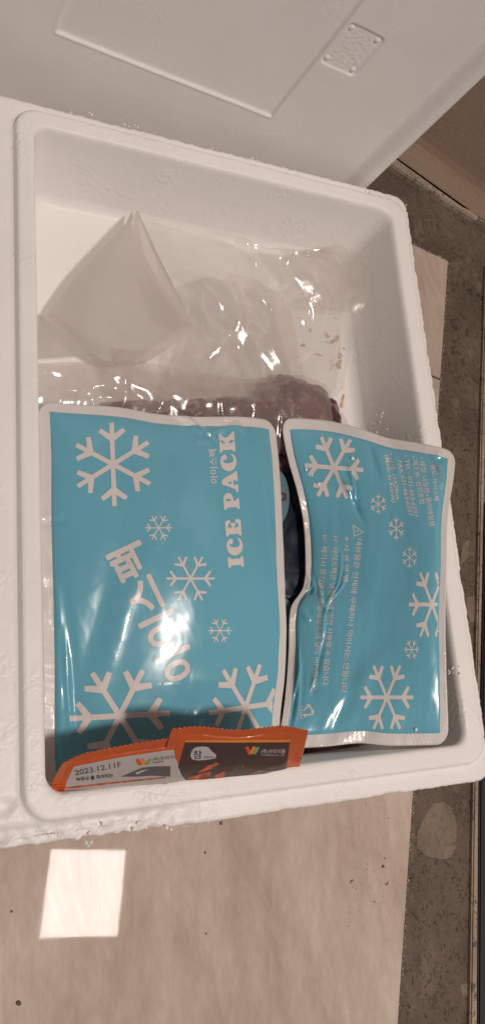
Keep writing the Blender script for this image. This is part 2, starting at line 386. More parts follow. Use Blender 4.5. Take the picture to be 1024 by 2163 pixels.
# key profiles: x0,x1,y0,y1,r,z(rel rim)
keys = [
    (0.060, 0.378, -0.054, 0.384, 0.012, -H + 0.0003),
    (0.058, 0.380, -0.056, 0.386, 0.013, -H + 0.003),
    (0.046, 0.3885, -0.0625, 0.3935, 0.013, -0.0068),
    (0.0465, 0.388, -0.062, 0.393, 0.013, -0.0055),
    (0.048, 0.3865, -0.0605, 0.3915, 0.0125, -0.0050),
    (0.0740, 0.3830, -0.0515, 0.3860, 0.016, -0.0048),
    (0.0750, 0.3820, -0.0505, 0.3850, 0.016, -0.0042),
    (0.0758, 0.3812, -0.0496, 0.3842, 0.015, -0.0008),
    (0.0770, 0.3800, -0.0485, 0.3830, 0.0145, 0.0),
    (0.0855, 0.3685, -0.0385, 0.3740, 0.011, 0.0),
    (0.0868, 0.3672, -0.0372, 0.3727, 0.010, -0.0009),
    (0.0874, 0.3662, -0.0366, 0.3719, 0.010, -0.0028),
    (0.0905, 0.3590, -0.0330, 0.3660, 0.012, -0.045),
    (0.0925, 0.3560, -0.0310, 0.3640, 0.014, -0.057),
    (0.0965, 0.3510, -0.0270, 0.3600, 0.016, -0.0625),
    (0.1050, 0.3430, -0.0190, 0.3520, 0.018, -0.0640),
]
def box_rings():
    n = 900; rings = []
    for i in range(len(keys) - 1):
        a, b = np.array(keys[i]), np.array(keys[i + 1])
        dist = max(np.abs(a - b)[[0, 1, 2, 3, 5]])
        k = max(1, int(dist / 0.0022))
        for j in range(k): rings.append(a + (b - a) * j / k)
    rings.append(np.array(keys[-1]))
    for s in np.linspace(0.12, 0.96, 9):     # close the bottom
        a = np.array(keys[-1]); cx, cy = (a[0] + a[1]) / 2, (a[2] + a[3]) / 2
        rings.append(np.array([a[0] + (cx - a[0]) * s, a[1] + (cx - a[1]) * s, a[2] + (cy - a[2]) * s, a[3] + (cy - a[3]) * s, 0.018 * (1 - s) + .0005, a[5]]))
    V = []
    for r in rings:
        p = rrect(*r[:5], n); V.append(np.c_[p, np.full(n, r[5] + H)])
    return np.array(V), n
VV, n = box_rings()
P = VV.reshape(-1, 3).copy()
x, y, z = P.T; zr = z - H
arc = np.tile(np.arange(n) / n * 1.6, len(VV))
# soft moulding unevenness everywhere
P[:, 2] += fbm(x * 22, y * 22, 2, 1) * 0.00030 * (zr > -0.008)
# pressed bead relief on upper faces
upper = (zr > -0.0062)
P[:, 2] += upper * fbm(x * 260, y * 260, 2, 4) * 0.00012
# chipped outer arris
outer = sstep(0.0035, 0.0, np.minimum.reduce([np.abs(x - 0.3885), np.abs(y + 0.0625), np.abs(y - 0.3935), np.abs(x - 0.046)])) * (zr < -0.003) * (zr > -0.03)
cxm, cym = 0.217, 0.165
nz1 = np.abs(fbm(arc * 160, zr * 160, 3, 7)) * 0.0011 + np.clip(fbm(arc * 45, zr * 40, 2, 9) - 0.2, 0, 1) * 0.0025
dx = np.sign(cxm - x) * (np.minimum(np.abs(x - 0.3885), np.abs(x - 0.046)) < 0.004); dy = np.sign(cym - y) * (np.minimum(np.abs(y + 0.0625), np.abs(y - 0.3935)) < 0.004)
P[:, 0] += dx * nz1 * outer; P[:, 1] += dy * nz1 * outer; P[:, 2] -= outer * nz1 * 0.6
# broken, beady front-left corner of the step
bw = sstep(0.185, 0.13, x) * sstep(-0.049, -0.0545, y) * (zr < -0.002) * (zr > -0.05)
vb = 0.5 + fbm(x * 150, zr * 150 + y * 150, 2, 12)
edge = sstep(0.0, 0.35, bw + fbm(x * 90, y * 30, 2, 14) * 0.4) * bw
P[:, 2] -= edge * (0.0030 + 0.0042 * vb); P[:, 1] += edge * 0.0015 * vb * (y < -0.058)
# ridge wall irregularities
rd = (zr < -0.0003) * (zr > -0.0049) * (np.abs(y + 0.050) < 0.0022)
P[:, 1] += rd * fbm(x * 200, zr * 100, 2, 16) * 0.0005
# oval ejector dent on the left step
dd = ((x - 0.0665) / 0.0050)**2 + ((y + 0.041) / 0.0036)**2
P[:, 2] -= upper * sstep(1.25, 0.7, dd) * 0.0022
VV = P.reshape(VV.shape)
F = [tuple(f) for f in gridF(len(VV), n, True).tolist()]
last = (len(VV) - 1) * n
F.append(tuple(range(last, last + n)))
F.append(tuple(reversed(range(0, n))))
box = empty('foam_box', 'open white polystyrene box holding the blue ice packs, on the marble floor', 'box', (0.217, 0.165, 0))
mesh_obj('box_body', VV.reshape(-1, 3), F, foam, box)
# loose beads clinging to the rim
bc, bs = [], []
def rim_bead(px, py, z, s): bc.append(tuple(unproj(px, py, z))); bs.append(s)
for (px, py) in [(190, 236), (196, 240), (262, 262), (275, 264), (284, 262), (292, 268), (318, 272), (330, 279), (535, 333), (541, 337), (598, 350), (625, 357), (770, 402), (782, 405), (150, 236), (450, 310)]:
    rim_bead(px + random.uniform(-3, 3), py + random.uniform(0, 3), -0.0042, random.uniform(0.0005, 0.0010))
for i in range(70):
    t = random.random(); px = 858 + (1020 - 858) * t; py = 430 + (1640 - 430) * t
    rim_bead(px + random.uniform(-4, -1), py, -0.0058, random.uniform(0.0003, 0.0007))
for i in range(14): rim_bead(random.uniform(300, 1015), 0, 0, 0) if False else None
for i in range(26):
    t = random.random(); rim_bead(360 + 655 * t, 1752 - 108 * t + random.uniform(-4, -1), -0.006, random.uniform(0.0003, 0.0007))
for (px, py) in [(182, 1780), (187, 1786), (193, 1779), (352, 1748), (361, 1752)]: rim_bead(px, py, -0.007, random.uniform(0.0009, 0.0014))
for i in range(22):   # crumbled beads along the broken corner
    t = random.random()**0.8; px = 20 + 320 * t; py = 1752 + 18 * (1 - abs(t - .5)) - 22 * t + random.uniform(-10, 12)
    rim_bead(px, py - 4, -0.0100, random.uniform(0.0006, 0.0012))
for i in range(12): rim_bead(960 + random.uniform(-14, 10), 1418 + random.uniform(-12, 10), 0.0002 if i < 6 else -0.004, random.uniform(0.0005, 0.0010))
for i in range(10): rim_bead(800 + random.uniform(-6, 20), 880 + random.uniform(-10, 35), -0.018, random.uniform(0.0004, 0.0008))
tag(blobs('clinging_beads', bc, bs, foam, box, 0.8), kind='stuff')

# ================================================================== FOAM LID
roll = math.radians(4.5); yaw = math.radians(2.0)
LO = np.array([0.360, 0.4065, 0.001])
Ud = np.array([-math.cos(roll) * math.cos(yaw), math.cos(roll) * math.sin(yaw), math.sin(roll)])
Vd = np.array([math.sin(roll), 0, math.cos(roll)]); Nd = np.cross(Vd, Ud); Nd /= np.linalg.norm(Nd)
if Nd[1] > 0: Nd = -Nd
LW, LH_ = 0.340, 0.455
us = np.unique(np.round(np.r_[np.linspace(0, 0.03, 61), np.linspace(0.031, 0.083, 53), np.linspace(0.0835, 0.120, 74), np.linspace(0.121, LW, 220)], 6))
vs = np.unique(np.round(np.r_[np.linspace(0, 0.094, 95), np.linspace(0.0945, 0.106, 24), np.linspace(0.107, 0.149, 43), np.linspace(0.1495, 0.196, 94), np.linspace(0.197, LH_, 259)], 6))
UU, VVg = np.meshgrid(us, vs)
def rdist(u, v, u0, u1, v0, v1, r):    # signed distance to rounded rectangle, negative inside
    qx = np.abs(u - (u0 + u1) / 2) - (u1 - u0) / 2 + r; qy = np.abs(v - (v0 + v1) / 2) - (v1 - v0) / 2 + r
    return np.hypot(np.maximum(qx, 0), np.maximum(qy, 0)) + np.minimum(np.maximum(qx, qy), 0) - r
de = -rdist(UU, VVg, 0, LW, 0, LH_, 0.012)          # distance from the outer edge inwards
h = 0.0075 * (1 - sstep(0.016, 0.027, de)) - 0.011 * (1 - sstep(0.0, 0.0125, de)) - 0.004 * (1 - sstep(0.0, 0.0025, de))
pn = rdist(UU, VVg, 0.1155, LW - 0.1155 + 0.05, 0.100, LH_ - 0.100, 0.0015)
h += -0.0016 * (1 - sstep(-0.0016, 0.0012, pn)) + 0.0007 * np.exp(-(pn / 0.0014)**2)
st = rdist(UU, VVg, 0.0845, 0.1135, 0.1565, 0.191, 0.004)
h += -0.0010 * (1 - sstep(-0.0014, 0.0008, st))
for (a, b_) in ((0.0885, 0.1605), (0.1100, 0.1610), (0.1095, 0.1870), (0.0885, 0.1868)):
    q = np.hypot(UU - a, VVg - b_); h += 0.0008 * (1 - sstep(0.0008, 0.0020, q)) - 0.0003 * np.exp(-((q - 0.0028) / 0.0006)**2)
h += (st < -0.004) * np.clip(fbm(UU * 260, VVg * 420, 2, 23), -0.2, 0.4) * 0.00035
h += fbm(UU * 14, VVg * 14, 2, 21) * 0.0006 + fbm(UU * 150, VVg * 150, 2, 22) * 0.00003
jag = (np.abs(fbm(VVg * 170, UU * 30, 2, 30)) * 0.0012 + np.clip(fbm(VVg * 40, UU * 5, 2, 31) - .1, 0, 1) * 0.003) * (1 - sstep(0, 0.003, np.minimum(UU, LW - UU)))
Uj = UU + np.where(UU < LW / 2, jag, -jag)
front = LO + Uj[..., None] * Ud + VVg[..., None] * Vd + h[..., None] * Nd
# drop the corners to a rounded outline
nu, nv = len(us), len(vs)
T = 0.022
back = LO + Uj[..., None] * Ud + VVg[..., None] * Vd - T * Nd
# rim loop joins the front to the back
loop = [(0, j) for j in range(nu)] + [(i, nu - 1) for i in range(1, nv)] + [(nv - 1, j) for j in range(nu - 2, -1, -1)] + [(i, 0) for i in range(nv - 2, 0, -1)]
Vf = front.reshape(-1, 3); bl = np.array([back[i, j] for i, j in loop]); fi = [i * nu + j for i, j in loop]
F = gridF(nv, nu).tolist(); off = len(Vf); m_ = len(loop)
mid = np.array([front[i, j] for i, j in loop]) * 0.5 + bl * 0.5
for k in range(m_):
    F.append([fi[k], fi[(k + 1) % m_], off + (k + 1) % m_, off + k])
F.append(list(range(off, off + m_)))
lid = empty('foam_lid', 'white polystyrene lid standing upright behind the open box, stamped inner face forward', 'lid', tuple(LO))
mesh_obj('lid_panel', np.r_[Vf, bl], F, foam_smooth, lid)
# beads torn loose on the lid edge
bc, bs = [], []
for i in range(26):
    v_ = random.uniform(0.05, 0.30); p = LO + Ud * random.uniform(0.0002, 0.0015) + Vd * v_ + Nd * random.uniform(-0.009, -0.005)
    bc.append(tuple(p)); bs.append(random.uniform(0.0003, 0.0006))
tag(blobs('torn_beads', bc, bs, foam, lid, 0.8), kind='stuff')
bpy.data.objects['lid_panel'].data.validate()

# ================================================================== SURFACES
LAMP = np.array(L1.location)
def glint_slope(P):
    """slope (dz/dx, dz/dy) a fold needs there to catch the ceiling lamp"""
    a = np.array([0, 0, CAMZ]) - P; b = LAMP - P; h = a / np.linalg.norm(a) + b / np.linalg.norm(b); return -h[:2] / h[2]
def spline(pts, t):
    """cubic (Catmull-Rom) through pts, uniform in chord length; t in 0..1"""
    p = np.asarray(pts, float); d = np.linalg.norm(np.diff(p[:, :2], axis=0), axis=1)
    s = np.r_[0, np.cumsum(d)]; s /= s[-1]
    m = np.zeros_like(p); m[1:-1] = (p[2:] - p[:-2]) / (s[2:] - s[:-2])[:, None]
    m[0] = (p[1] - p[0]) / (s[1] - s[0]); m[-1] = (p[-1] - p[-2]) / (s[-1] - s[-2])
    t = np.clip(t, 0, 1); i = np.clip(np.searchsorted(s, t, side='right') - 1, 0, len(p) - 2)
    h = (s[i + 1] - s[i]); u = ((t - s[i]) / h)[..., None]; h = h[..., None]
    return ((2 * u**3 - 3 * u**2 + 1) * p[i] + (u**3 - 2 * u**2 + u) * h * m[i] + (-2 * u**3 + 3 * u**2) * p[i + 1] + (u**3 - u**2) * h * m[i + 1])
def islands(n_, F):
    """connected pieces are numbered so that each print stroke sits a hair above the last"""
    p = list(range(n_))
    def fd(a):
        while p[a] != a: p[a] = p[p[a]]; a = p[a]
        return a
    for f in F:
        a = fd(f[0])
        for b in f[1:]:
            b = fd(b)
            if b != a: p[b] = a
    ids = {}; return np.array([ids.setdefault(fd(i), len(ids)) for i in range(n_)])
class Sheet:
    """A filled packet: outline given by four measured edge curves (px, py, height), pillow bulge, creases."""
    def __init__(s, top, bottom, left, right, W, L, bulge=0.007, seam=0.006, creases=(), noise=0.0006, nscale=30, seed=1, tiltpow=0.45, facets=()):
        s.c = []
        for q in (top, bottom, left, right):
            q = np.array(q, float); s.c.append(unproj(q[:, 0], q[:, 1], q[:, 2]))
        s.W, s.L, s.bulge, s.seam, s.noise, s.ns, s.seed, s.tp = W, L, bulge, seam, noise, nscale, seed, tiltpow
        s.cr = []; s.fac = []; s._grid = None
        for (pa, pb, wd, am) in creases:
            st = s.inv(np.array([pa, pb], float))
            s.cr.append((st[0] * (W, L), st[1] * (W, L), wd, am))
        s._grid = None
        s.fac = []
        for (px, py, ln, wd, ang) in facets:      # small folds that catch the lamp
            uv = s.inv(np.array([[px, py]], float)); u, v = uv[:, 0], uv[:, 1]
            P = s.S(u, v)[0]; n_ = s.nrm(u, v, 6e-3)[0]; d = glint_slope(P) + n_[:2] / n_[2]
            e = 1e-3; bu = (s.base(u + e, v) - s.base(u, v))[0] / (e * W); bv = (s.base(u, v + e) - s.base(u, v))[0] / (e * L)
            g_ = (bu[:2] @ d, bv[:2] @ d); a = math.radians(ang)
            new = (u[0] * W, v[0] * L, ln, wd, math.cos(a), math.sin(a), g_)
            s.fac.append(new); s._grid = None
        s._grid = None
    def base(s, u, v):
        T, B, Lc, R = s.c; u = np.asarray(u, float); v = np.asarray(v, float)
        a = u[..., None]; b = v[..., None]
        P00, P10, P01, P11 = T[0], T[-1], B[0], B[-1]
        return ((1 - b) * spline(T, u) + b * spline(B, u) + (1 - a) * spline(Lc, v) + a * spline(R, v)
                - ((1 - a) * (1 - b) * P00 + a * (1 - b) * P10 + (1 - a) * b * P01 + a * b * P11))
    def height(s, u, v, relief=True):
        su, sv = s.seam / s.W, s.seam / s.L
        a = np.clip((u - su) / (1 - 2 * su), 0, 1); b = np.clip((v - sv) / (1 - 2 * sv), 0, 1)
        f = (np.sin(np.pi * a) * np.sin(np.pi * b)); f = np.clip(f, 0, 1)**s.tp
        X, Y = u * s.W, v * s.L
        h = s.bulge * f
        if not relief: return h
        inn = sstep(0, 0.2, f)
        h = h + inn * s.noise * fbm(X * s.ns, Y * s.ns * 0.6, 3, s.seed) + (1 - inn * 0.6) * 0.0004 * fbm(X * 60, Y * 60, 2, s.seed + 5)
        for (p, q, wd, am) in s.cr:
            d = q - p; L2 = d @ d; t = ((X - p[0]) * d[0] + (Y - p[1]) * d[1]) / L2; tc = np.clip(t, 0, 1)
            dist = np.hypot(X - p[0] - tc * d[0], Y - p[1] - tc * d[1]) 
            side = ((X - p[0]) * d[1] - (Y - p[1]) * d[0]) / math.sqrt(L2)
            fade = np.clip(4 * tc * (1 - tc), 0, 1)**0.5 * 0.8 + 0.2
            h = h + am * fade * np.exp(-(dist / wd)**2) - 0.45 * am * fade * np.exp(-((dist - 1.9 * wd) / (1.2 * wd))**2) * (side > 0)
        for (x0, y0, ln, wd, ca, sa, g_) in s.fac:
            dx, dy = X - x0, Y - y0; al = dx * ca + dy * sa; ac = -dx * sa + dy * ca
            h = h + (g_[0] * dx + g_[1] * dy) * np.exp(-(al / ln)**2 - (ac / wd)**2)
        h = h + inn * 0.00004 * (1 - np.abs(perlin(X * 120, Y * 75, s.seed + 3)) * 4).clip(0, 1)
        return h
    def S(s, u, v, lift=0.0, sign=1.0):
        P = s.base(u, v); h = s.height(u, v)
        P = P.copy(); P[..., 2] += h * sign if sign > 0 else -0.7 * s.height(u, v, False) - 0.0006
        if np.any(lift):
            P = P + s.nrm(u, v) * np.asarray(lift)[..., None]
        return P
    def nrm(s, u, v, e=2e-3):
        a = s.S(u + e, v) - s.S(u - e, v); b = s.S(u, v + e) - s.S(u, v - e)
        n_ = np.cross(b, a); n_ /= np.linalg.norm(n_, axis=-1)[..., None]
        return n_ * np.sign(n_[..., 2:3] + 1e-9)
    def inv(s, px):
        """(u, v) of photo points: nearest grid node then Newton"""
        if s._grid is None:
            u, v = np.meshgrid(np.linspace(0, 1, 50), np.linspace(0, 1, 70)); u, v = u.ravel(), v.ravel()
            s._grid = (u, v, proj(s.S(u, v)))
        gu, gv, gp = s._grid; out = np.zeros((len(px), 2))
        for k in range(0, len(px), 2000):
            q = px[k:k + 2000]; d = ((q[:, None, :] - gp[None]) ** 2).sum(-1); i = d.argmin(1)
            u, v = gu[i].copy(), gv[i].copy()
            for it in range(5):
                e = 1e-3; p0 = proj(s.S(u, v)); pu = (proj(s.S(u + e, v)) - p0) / e; pv = (proj(s.S(u, v + e)) - p0) / e
                r = q - p0; det = pu[:, 0] * pv[:, 1] - pu[:, 1] * pv[:, 0]
                det = np.where(np.abs(det) < 1e3, 1e3, det)
                du = (r[:, 0] * pv[:, 1] - r[:, 1] * pv[:, 0]) / det; dv = (pu[:, 0] * r[:, 1] - pu[:, 1] * r[:, 0]) / det
                u = np.clip(u + np.clip(du, -.03, .03), 0.0, 1.0); v = np.clip(v + np.clip(dv, -.03, .03), 0.0, 1.0)
            out[k:k + 2000] = np.stack([u, v], -1)
        return out
    # ---- meshes
    def panel(s, name, mat, parent, b=None, nu=150, nv=200, u0=None, u1=None, v0=None, v1=None, lift=0.0):
        b = s.seam if b is None else b
        u0 = b / s.W if u0 is None else u0; u1 = 1 - b / s.W if u1 is None else u1
        v0 = b / s.L if v0 is None else v0; v1 = 1 - b / s.L if v1 is None else v1
        u, v = np.meshgrid(np.linspace(u0, u1, nu), np.linspace(v0, v1, nv))
        P = s.S(u, v, lift)
        F = gridF(nv, nu)[:, ::-1]
        return mesh_obj(name, P.reshape(-1, 3), F, mat, parent)
    def ring(s, name, mat, parent, b=None, r=0.012, n=1000, teeth=0.0, tn=40, k=7):
        """seam from the rectangle inwards to the rounded outline; returns object; closed with an underside"""
        b = s.seam if b is None else b
        o = rrect(0, s.W, 0, s.L, r, n)
        # inner: same directions, clamped rectangle
        i_ = np.stack([np.clip(o[:, 0], b, s.W - b), np.clip(o[:, 1], b, s.L - b)], -1)
        if teeth:
            ang = np.where((o[:, 1] < 1e-4) | (o[:, 1] > s.L - 1e-4), 1, 0)
            tt = teeth * np.abs(np.sin(o[:, 0] / s.W * np.pi * tn)) * ang
            o[:, 1] = np.where(o[:, 1] < s.L / 2, o[:, 1] + teeth - tt, o[:, 1] - teeth + tt)
        V = []
        for j in range(k):
            q = i_ + (o - i_) * j / (k - 1); V.append(s.S(q[:, 0] / s.W, q[:, 1] / s.L))
        for j in range(k - 1, -1, -1):
            q = i_ + (o - i_) * j / (k - 1); P = s.base(q[:, 0] / s.W, q[:, 1] / s.L); P[:, 2] -= 0.0005; V.append(P)
        for sc_ in (0.9, 0.6, 0.3, 0.02):
            q = (i_ - (s.W / 2, s.L / 2)) * sc_ + (s.W / 2, s.L / 2); V.append(s.S(q[:, 0] / s.W, q[:, 1] / s.L, sign=-1.0))
        V = np.array(V)
        kk = k
        top = mesh_obj(name, V[:kk + 1].reshape(-1, 3), gridF(kk + 1, n, True), mat, parent)
        bot = mesh_obj('back_film', V[kk + 1 - 1:].reshape(-1, 3), gridF(len(V) - kk, n, True), mat, parent)
        return top
    def decal(s, name, verts2d, faces, mat, parent, lift=0.00012, maxlen=6.0):
        """flat print: photo-plane shape laid on the packet's surface as thin film"""
        bm = bmesh.new(); vs_ = [bm.verts.new((p[0], p[1], 0)) for p in verts2d]
        for f in faces:
            try: bm.faces.new([vs_[i] for i in f])
            except ValueError: pass
        bmesh.ops.triangulate(bm, faces=bm.faces[:])
        for it in range(7):
            es = [e for e in bm.edges if e.calc_length() > maxlen]
            if not es: break
            bmesh.ops.subdivide_edges(bm, edges=es, cuts=1); bmesh.ops.triangulate(bm, faces=[f for f in bm.faces if len(f.verts) > 3])
        bm.verts.index_update()
        p2 = np.array([v.co[:2] for v in bm.verts]); F = [[v.index for v in f.verts] for f in bm.faces]; bm.free()
        uv = s.inv(p2); P = s.S(uv[:, 0], uv[:, 1]); n_ = s.nrm(uv[:, 0], uv[:, 1])
        ok = (uv[:, 0] > 1e-4) & (uv[:, 0] < 1 - 1e-4) & (uv[:, 1] > 1e-4) & (uv[:, 1] < 1 - 1e-4)
        lim = s.seam * 0.9
        ok &= (uv[:, 0] * s.W > lim) & (uv[:, 0] * s.W < s.W - lim) & (uv[:, 1] * s.L > lim) & (uv[:, 1] * s.L < s.L - lim)
        F = [f if True else f for f in F if all(ok[i] for i in f)]
        if not F: return None
        comp = islands(len(P), F); Q = P + n_ * (lift + 0.00001 * (comp % 12))[:, None]
        # orient
        f0 = np.array(F); a = Q[f0[:, 1]] - Q[f0[:, 0]]; b = Q[f0[:, 2]] - Q[f0[:, 0]]; fl = np.cross(a, b)[:, 2] < 0
        f0[fl] = f0[fl][:, ::-1]
        used = np.unique(f0); mp = -np.ones(len(Q), int); mp[used] = np.arange(len(used))
        o = mesh_obj(name, Q[used], mp[f0], mat, parent)
        o.data.normals_split_custom_set_from_vertices(n_[used].tolist())
        return o

# ---- 2D print shapes (y down, like the photograph)
def strip(a, b, w0):
    a, b = np.array(a, float), np.array(b, float); d = (b - a) / np.linalg.norm(b - a); nn = np.array([-d[1], d[0]]) * w0 / 2
    return [a - nn, a + nn, b + nn, b - nn]
def snow(cx, cy, ax, ay, wd, rot=0.0, br=0.62, bl=0.36):
    """snowflake: axes ax, ay (half sizes in x and y), six arms with a V of branches each; returns polygons"""
    polys = []
    for k in range(6):
        a = math.radians(60 * k + rot)
        f = lambda x, y: (cx + (x * math.cos(a) - y * math.sin(a)) * ax, cy + (x * math.sin(a) + y * math.cos(a)) * ay)
        ww = wd / 2
        # one outline: arm with two branches as a single concave polygon
        c6, s6 = math.cos(math.radians(55)), math.sin(math.radians(55))
        b0 = br - 0.03; tip = (br + bl * c6, bl * s6); nx_, ny_ = -s6 * ww, c6 * ww
        pts = [(ww * 1.73, 0), (ww * 0.9, ww), (b0, ww)] if False else [(0, 0), (ww * 1.732, ww), (b0 - ww * .5, ww)]
        pts += [(tip[0] + nx_, tip[1] + ny_), (tip[0] - nx_, tip[1] - ny_), (br + ww * 2.1, ww), (1, ww), (1, -ww), (br + ww * 2.1, -ww),
                (tip[0] - nx_, -tip[1] + ny_), (tip[0] + nx_, -tip[1] - ny_), (b0 - ww * .5, -ww), (ww * 1.732, -ww)]
        polys.append([f(*p) for p in pts])
    return polys
def polys_mesh(polys):
    V, F = [], []
    for p in polys:
        b = len(V); V += [tuple(q) for q in p]; F.append(list(range(b, b + len(p))))
    return V, F
def text_mesh(txt, size, org, right, up, bold=0.0, shear=0.0, align='LEFT', sx=1.0, space=1.0, heavy=0.0):
    """glyph outlines; org = photo point of the baseline start, right/up = photo direction vectors (unit)"""
    cu = bpy.data.curves.new('t', 'FONT'); cu.body = txt; cu.size = 1.0; cu.offset = bold; cu.resolution_u = 3
    cu.align_x = align; cu.shear = shear; cu.space_character = space; cu.dimensions = '2D'; cu.fill_mode = 'FRONT'
    o = bpy.data.objects.new('t', cu); C.objects.link(o)
    bpy.context.view_layer.update()
    me = o.evaluated_get(bpy.context.evaluated_depsgraph_get()).to_mesh()
    V = np.array([v.co[:2] for v in me.vertices]); F = [list(p.vertices) for p in me.polygons]
    o.evaluated_get(bpy.context.evaluated_depsgraph_get()).to_mesh_clear()
    bpy.data.objects.remove(o); bpy.data.curves.remove(cu)
    if len(V) == 0: return [], []
    if heavy:
        n0 = len(V); V0, F0_ = V, F; V, F = [V0], list(F0_)
        for k, (dx, dy) in enumerate([(heavy, 0), (-heavy, 0), (0, heavy), (0, -heavy), (heavy*.7, heavy*.7), (-heavy*.7, heavy*.7), (heavy*.7, -heavy*.7), (-heavy*.7, -heavy*.7)]):
            V.append(V0 + (dx, dy)); F += [[i + (k + 1) * n0 for i in f] for f in F0_]
        V = np.concatenate(V)
    r, u = np.array(right, float), np.array(up, float)
    Q = np.array(org) + V[:, :1] * size * sx * r + V[:, 1:] * size * u
    return Q.tolist(), F
def fit_text(txt, a, b, size, upsign=1, **k):
    """text whose baseline runs from photo point a to b, glyphs scaled to that length"""
    a, b = np.array(a, float), np.array(b, float); d = b - a; Ln = np.linalg.norm(d); r = d / Ln
    up = np.array([r[1], -r[0]])            # reading direction r, tops to its left-hand side in a y-down frame
    V, F = text_mesh(txt, size, (0, 0), (1, 0), (0, 1), **k)
    V = np.array(V); w_ = V[:, 0].max() - V[:, 0].min(); sx = Ln / w_
    Q = a + (V[:, :1] - V[:, 0].min()) * sx * r + V[:, 1:] * up
    return Q.tolist(), F
def poly_curve_mesh(loops, smooth=4):
    """filled 2D shape from closed loops (holes allowed), corners rounded by Catmull-Rom sampling"""
    cu = bpy.data.curves.new('t', 'CURVE'); cu.dimensions = '2D'; cu.fill_mode = 'FRONT'
    for lp in loops:
        s_ = cu.splines.new('POLY'); s_.points.add(len(lp) - 1)
        for i, p in enumerate(lp): s_.points[i].co = (p[0], p[1], 0, 1)
        s_.use_cyclic_u = True
    o = bpy.data.objects.new('t', cu); C.objects.link(o); bpy.context.view_layer.update()
    ev = o.evaluated_get(bpy.context.evaluated_depsgraph_get()); me = ev.to_mesh()
    V = [tuple(v.co[:2]) for v in me.vertices]; F = [list(p.vertices) for p in me.polygons]
    ev.to_mesh_clear(); bpy.data.objects.remove(o); bpy.data.curves.remove(cu)
    return V, F
def cround(pts, r=0.06, k=4):
    """round the corners of a closed polygon"""
    out = []; n_ = len(pts)
    for i in range(n_):
        p, a, b = np.array(pts[i], float), np.array(pts[i - 1], float), np.array(pts[(i + 1) % n_], float)
        da, db = a - p, b - p; la, lb = np.linalg.norm(da), np.linalg.norm(db)
        q = min(r, la * .45, lb * .45); s_, e_ = p + da / la * q, p + db / lb * q
        for t in np.linspace(0, 1, k): out.append(tuple((1 - t)**2 * s_ + 2 * t * (1 - t) * p + t * t * e_))
    return out
def arc_pts(cx, cy, rx, ry, a0, a1, n_=14):
    return [(cx + rx * math.cos(math.radians(a)), cy + ry * math.sin(math.radians(a))) for a in np.linspace(a0, a1, n_)]
# heavy slab letters, 0..1 high; each = (advance, [loops])
SLAB = {
    'I': (0.56, [cround([(.02, 0), (.54, 0), (.54, .16), (.44, .18), (.44, .82), (.54, .84), (.54, 1), (.02, 1), (.02, .84), (.12, .82), (.12, .18), (.02, .16)], .07)]),
    'C': (0.92, [cround([*arc_pts(.48, .5, .47, .52, 318, 42, 2)[::-1][:0], *[(.48 + .46 * math.cos(a), .5 + .52 * math.sin(a)) for a in np.radians(np.linspace(48, 322, 22))],
                        (.86, .30), (.80, .28), (.66, .17), (.56, .16), (.44, .24), (.40, .5), (.44, .76), (.54, .84), (.62, .80), (.56, .66), (.66, .58), (.80, .60), (.86, .72)], .05)]),
    'E': (0.86, [cround([(.02, 0), (.80, 0), (.86, .34), (.72, .36), (.60, .18), (.44, .17), (.44, .42), (.52, .42), (.56, .32), (.66, .32), (.66, .68), (.56, .68), (.52, .58), (.44, .58), (.44, .83), (.58, .83), (.68, .66), (.82, .68), (.78, 1), (.02, 1), (.02, .84), (.12, .82), (.12, .18), (.02, .16)], .06)]),
    'P': (0.84, [cround([(.02, 0), (.54, 0), (.54, .16), (.44, .18), (.44, .36), *[(.50 + .34 * math.cos(a), .68 + .32 * math.sin(a)) for a in np.radians(np.linspace(-80, 85, 12))], (.02, 1), (.02, .84), (.12, .82), (.12, .18), (.02, .16)], .06),
                 cround([(.44, .52), (.44, .85), (.52, .84), (.56, .68), (.52, .53)], .05)]),
    'A': (0.98, [cround([(-.02, 0), (.36, 0), (.36, .15), (.30, .17), (.34, .28), (.58, .28), (.60, .17), (.52, .15), (.52, 0), (1.0, 0), (1.0, .15), (.94, .17), (.66, .94), (.56, 1.02), (.36, 1.0), (.38, .88), (.12, .17), (-.02, .15)], .06),
                 cround([(.38, .43), (.46, .66), (.54, .43)], .03)]),
    'K': (0.94, [cround([(.02, 0), (.52, 0), (.52, .15), (.44, .18), (.44, .36), (.50, .42), (.62, .18), (.56, .14), (.56, 0), (1.0, 0), (1.0, .15), (.92, .17), (.70, .56), (.84, .82), (.94, .85), (.94, 1), (.60, 1), (.58, .86), (.64, .83), (.44, .60), (.44, .82), (.54, .85), (.54, 1), (.02, 1), (.02, .84), (.12, .82), (.12, .18), (.02, .16)], .05)]),
}
def slab_word(word, a, b, height, gap=0.02, sp=0.42):
    a, b = np.array(a, float), np.array(b, float); d = b - a; Ln = np.linalg.norm(d); r = d / Ln; up = np.array([r[1], -r[0]])
    tot = sum((SLAB[c][0] + gap) if c != ' ' else sp for c in word); sx = Ln / tot; x_ = 0; out = []
    for c in word:
        if c == ' ': x_ += sp; continue
        adv, loops = SLAB[c]
        L2 = [[tuple(a + (x_ + px) * sx * r + py * height * up) for (px, py) in lp] for lp in loops]
        out.append(poly_curve_mesh(L2)); x_ += adv + gap
    return out

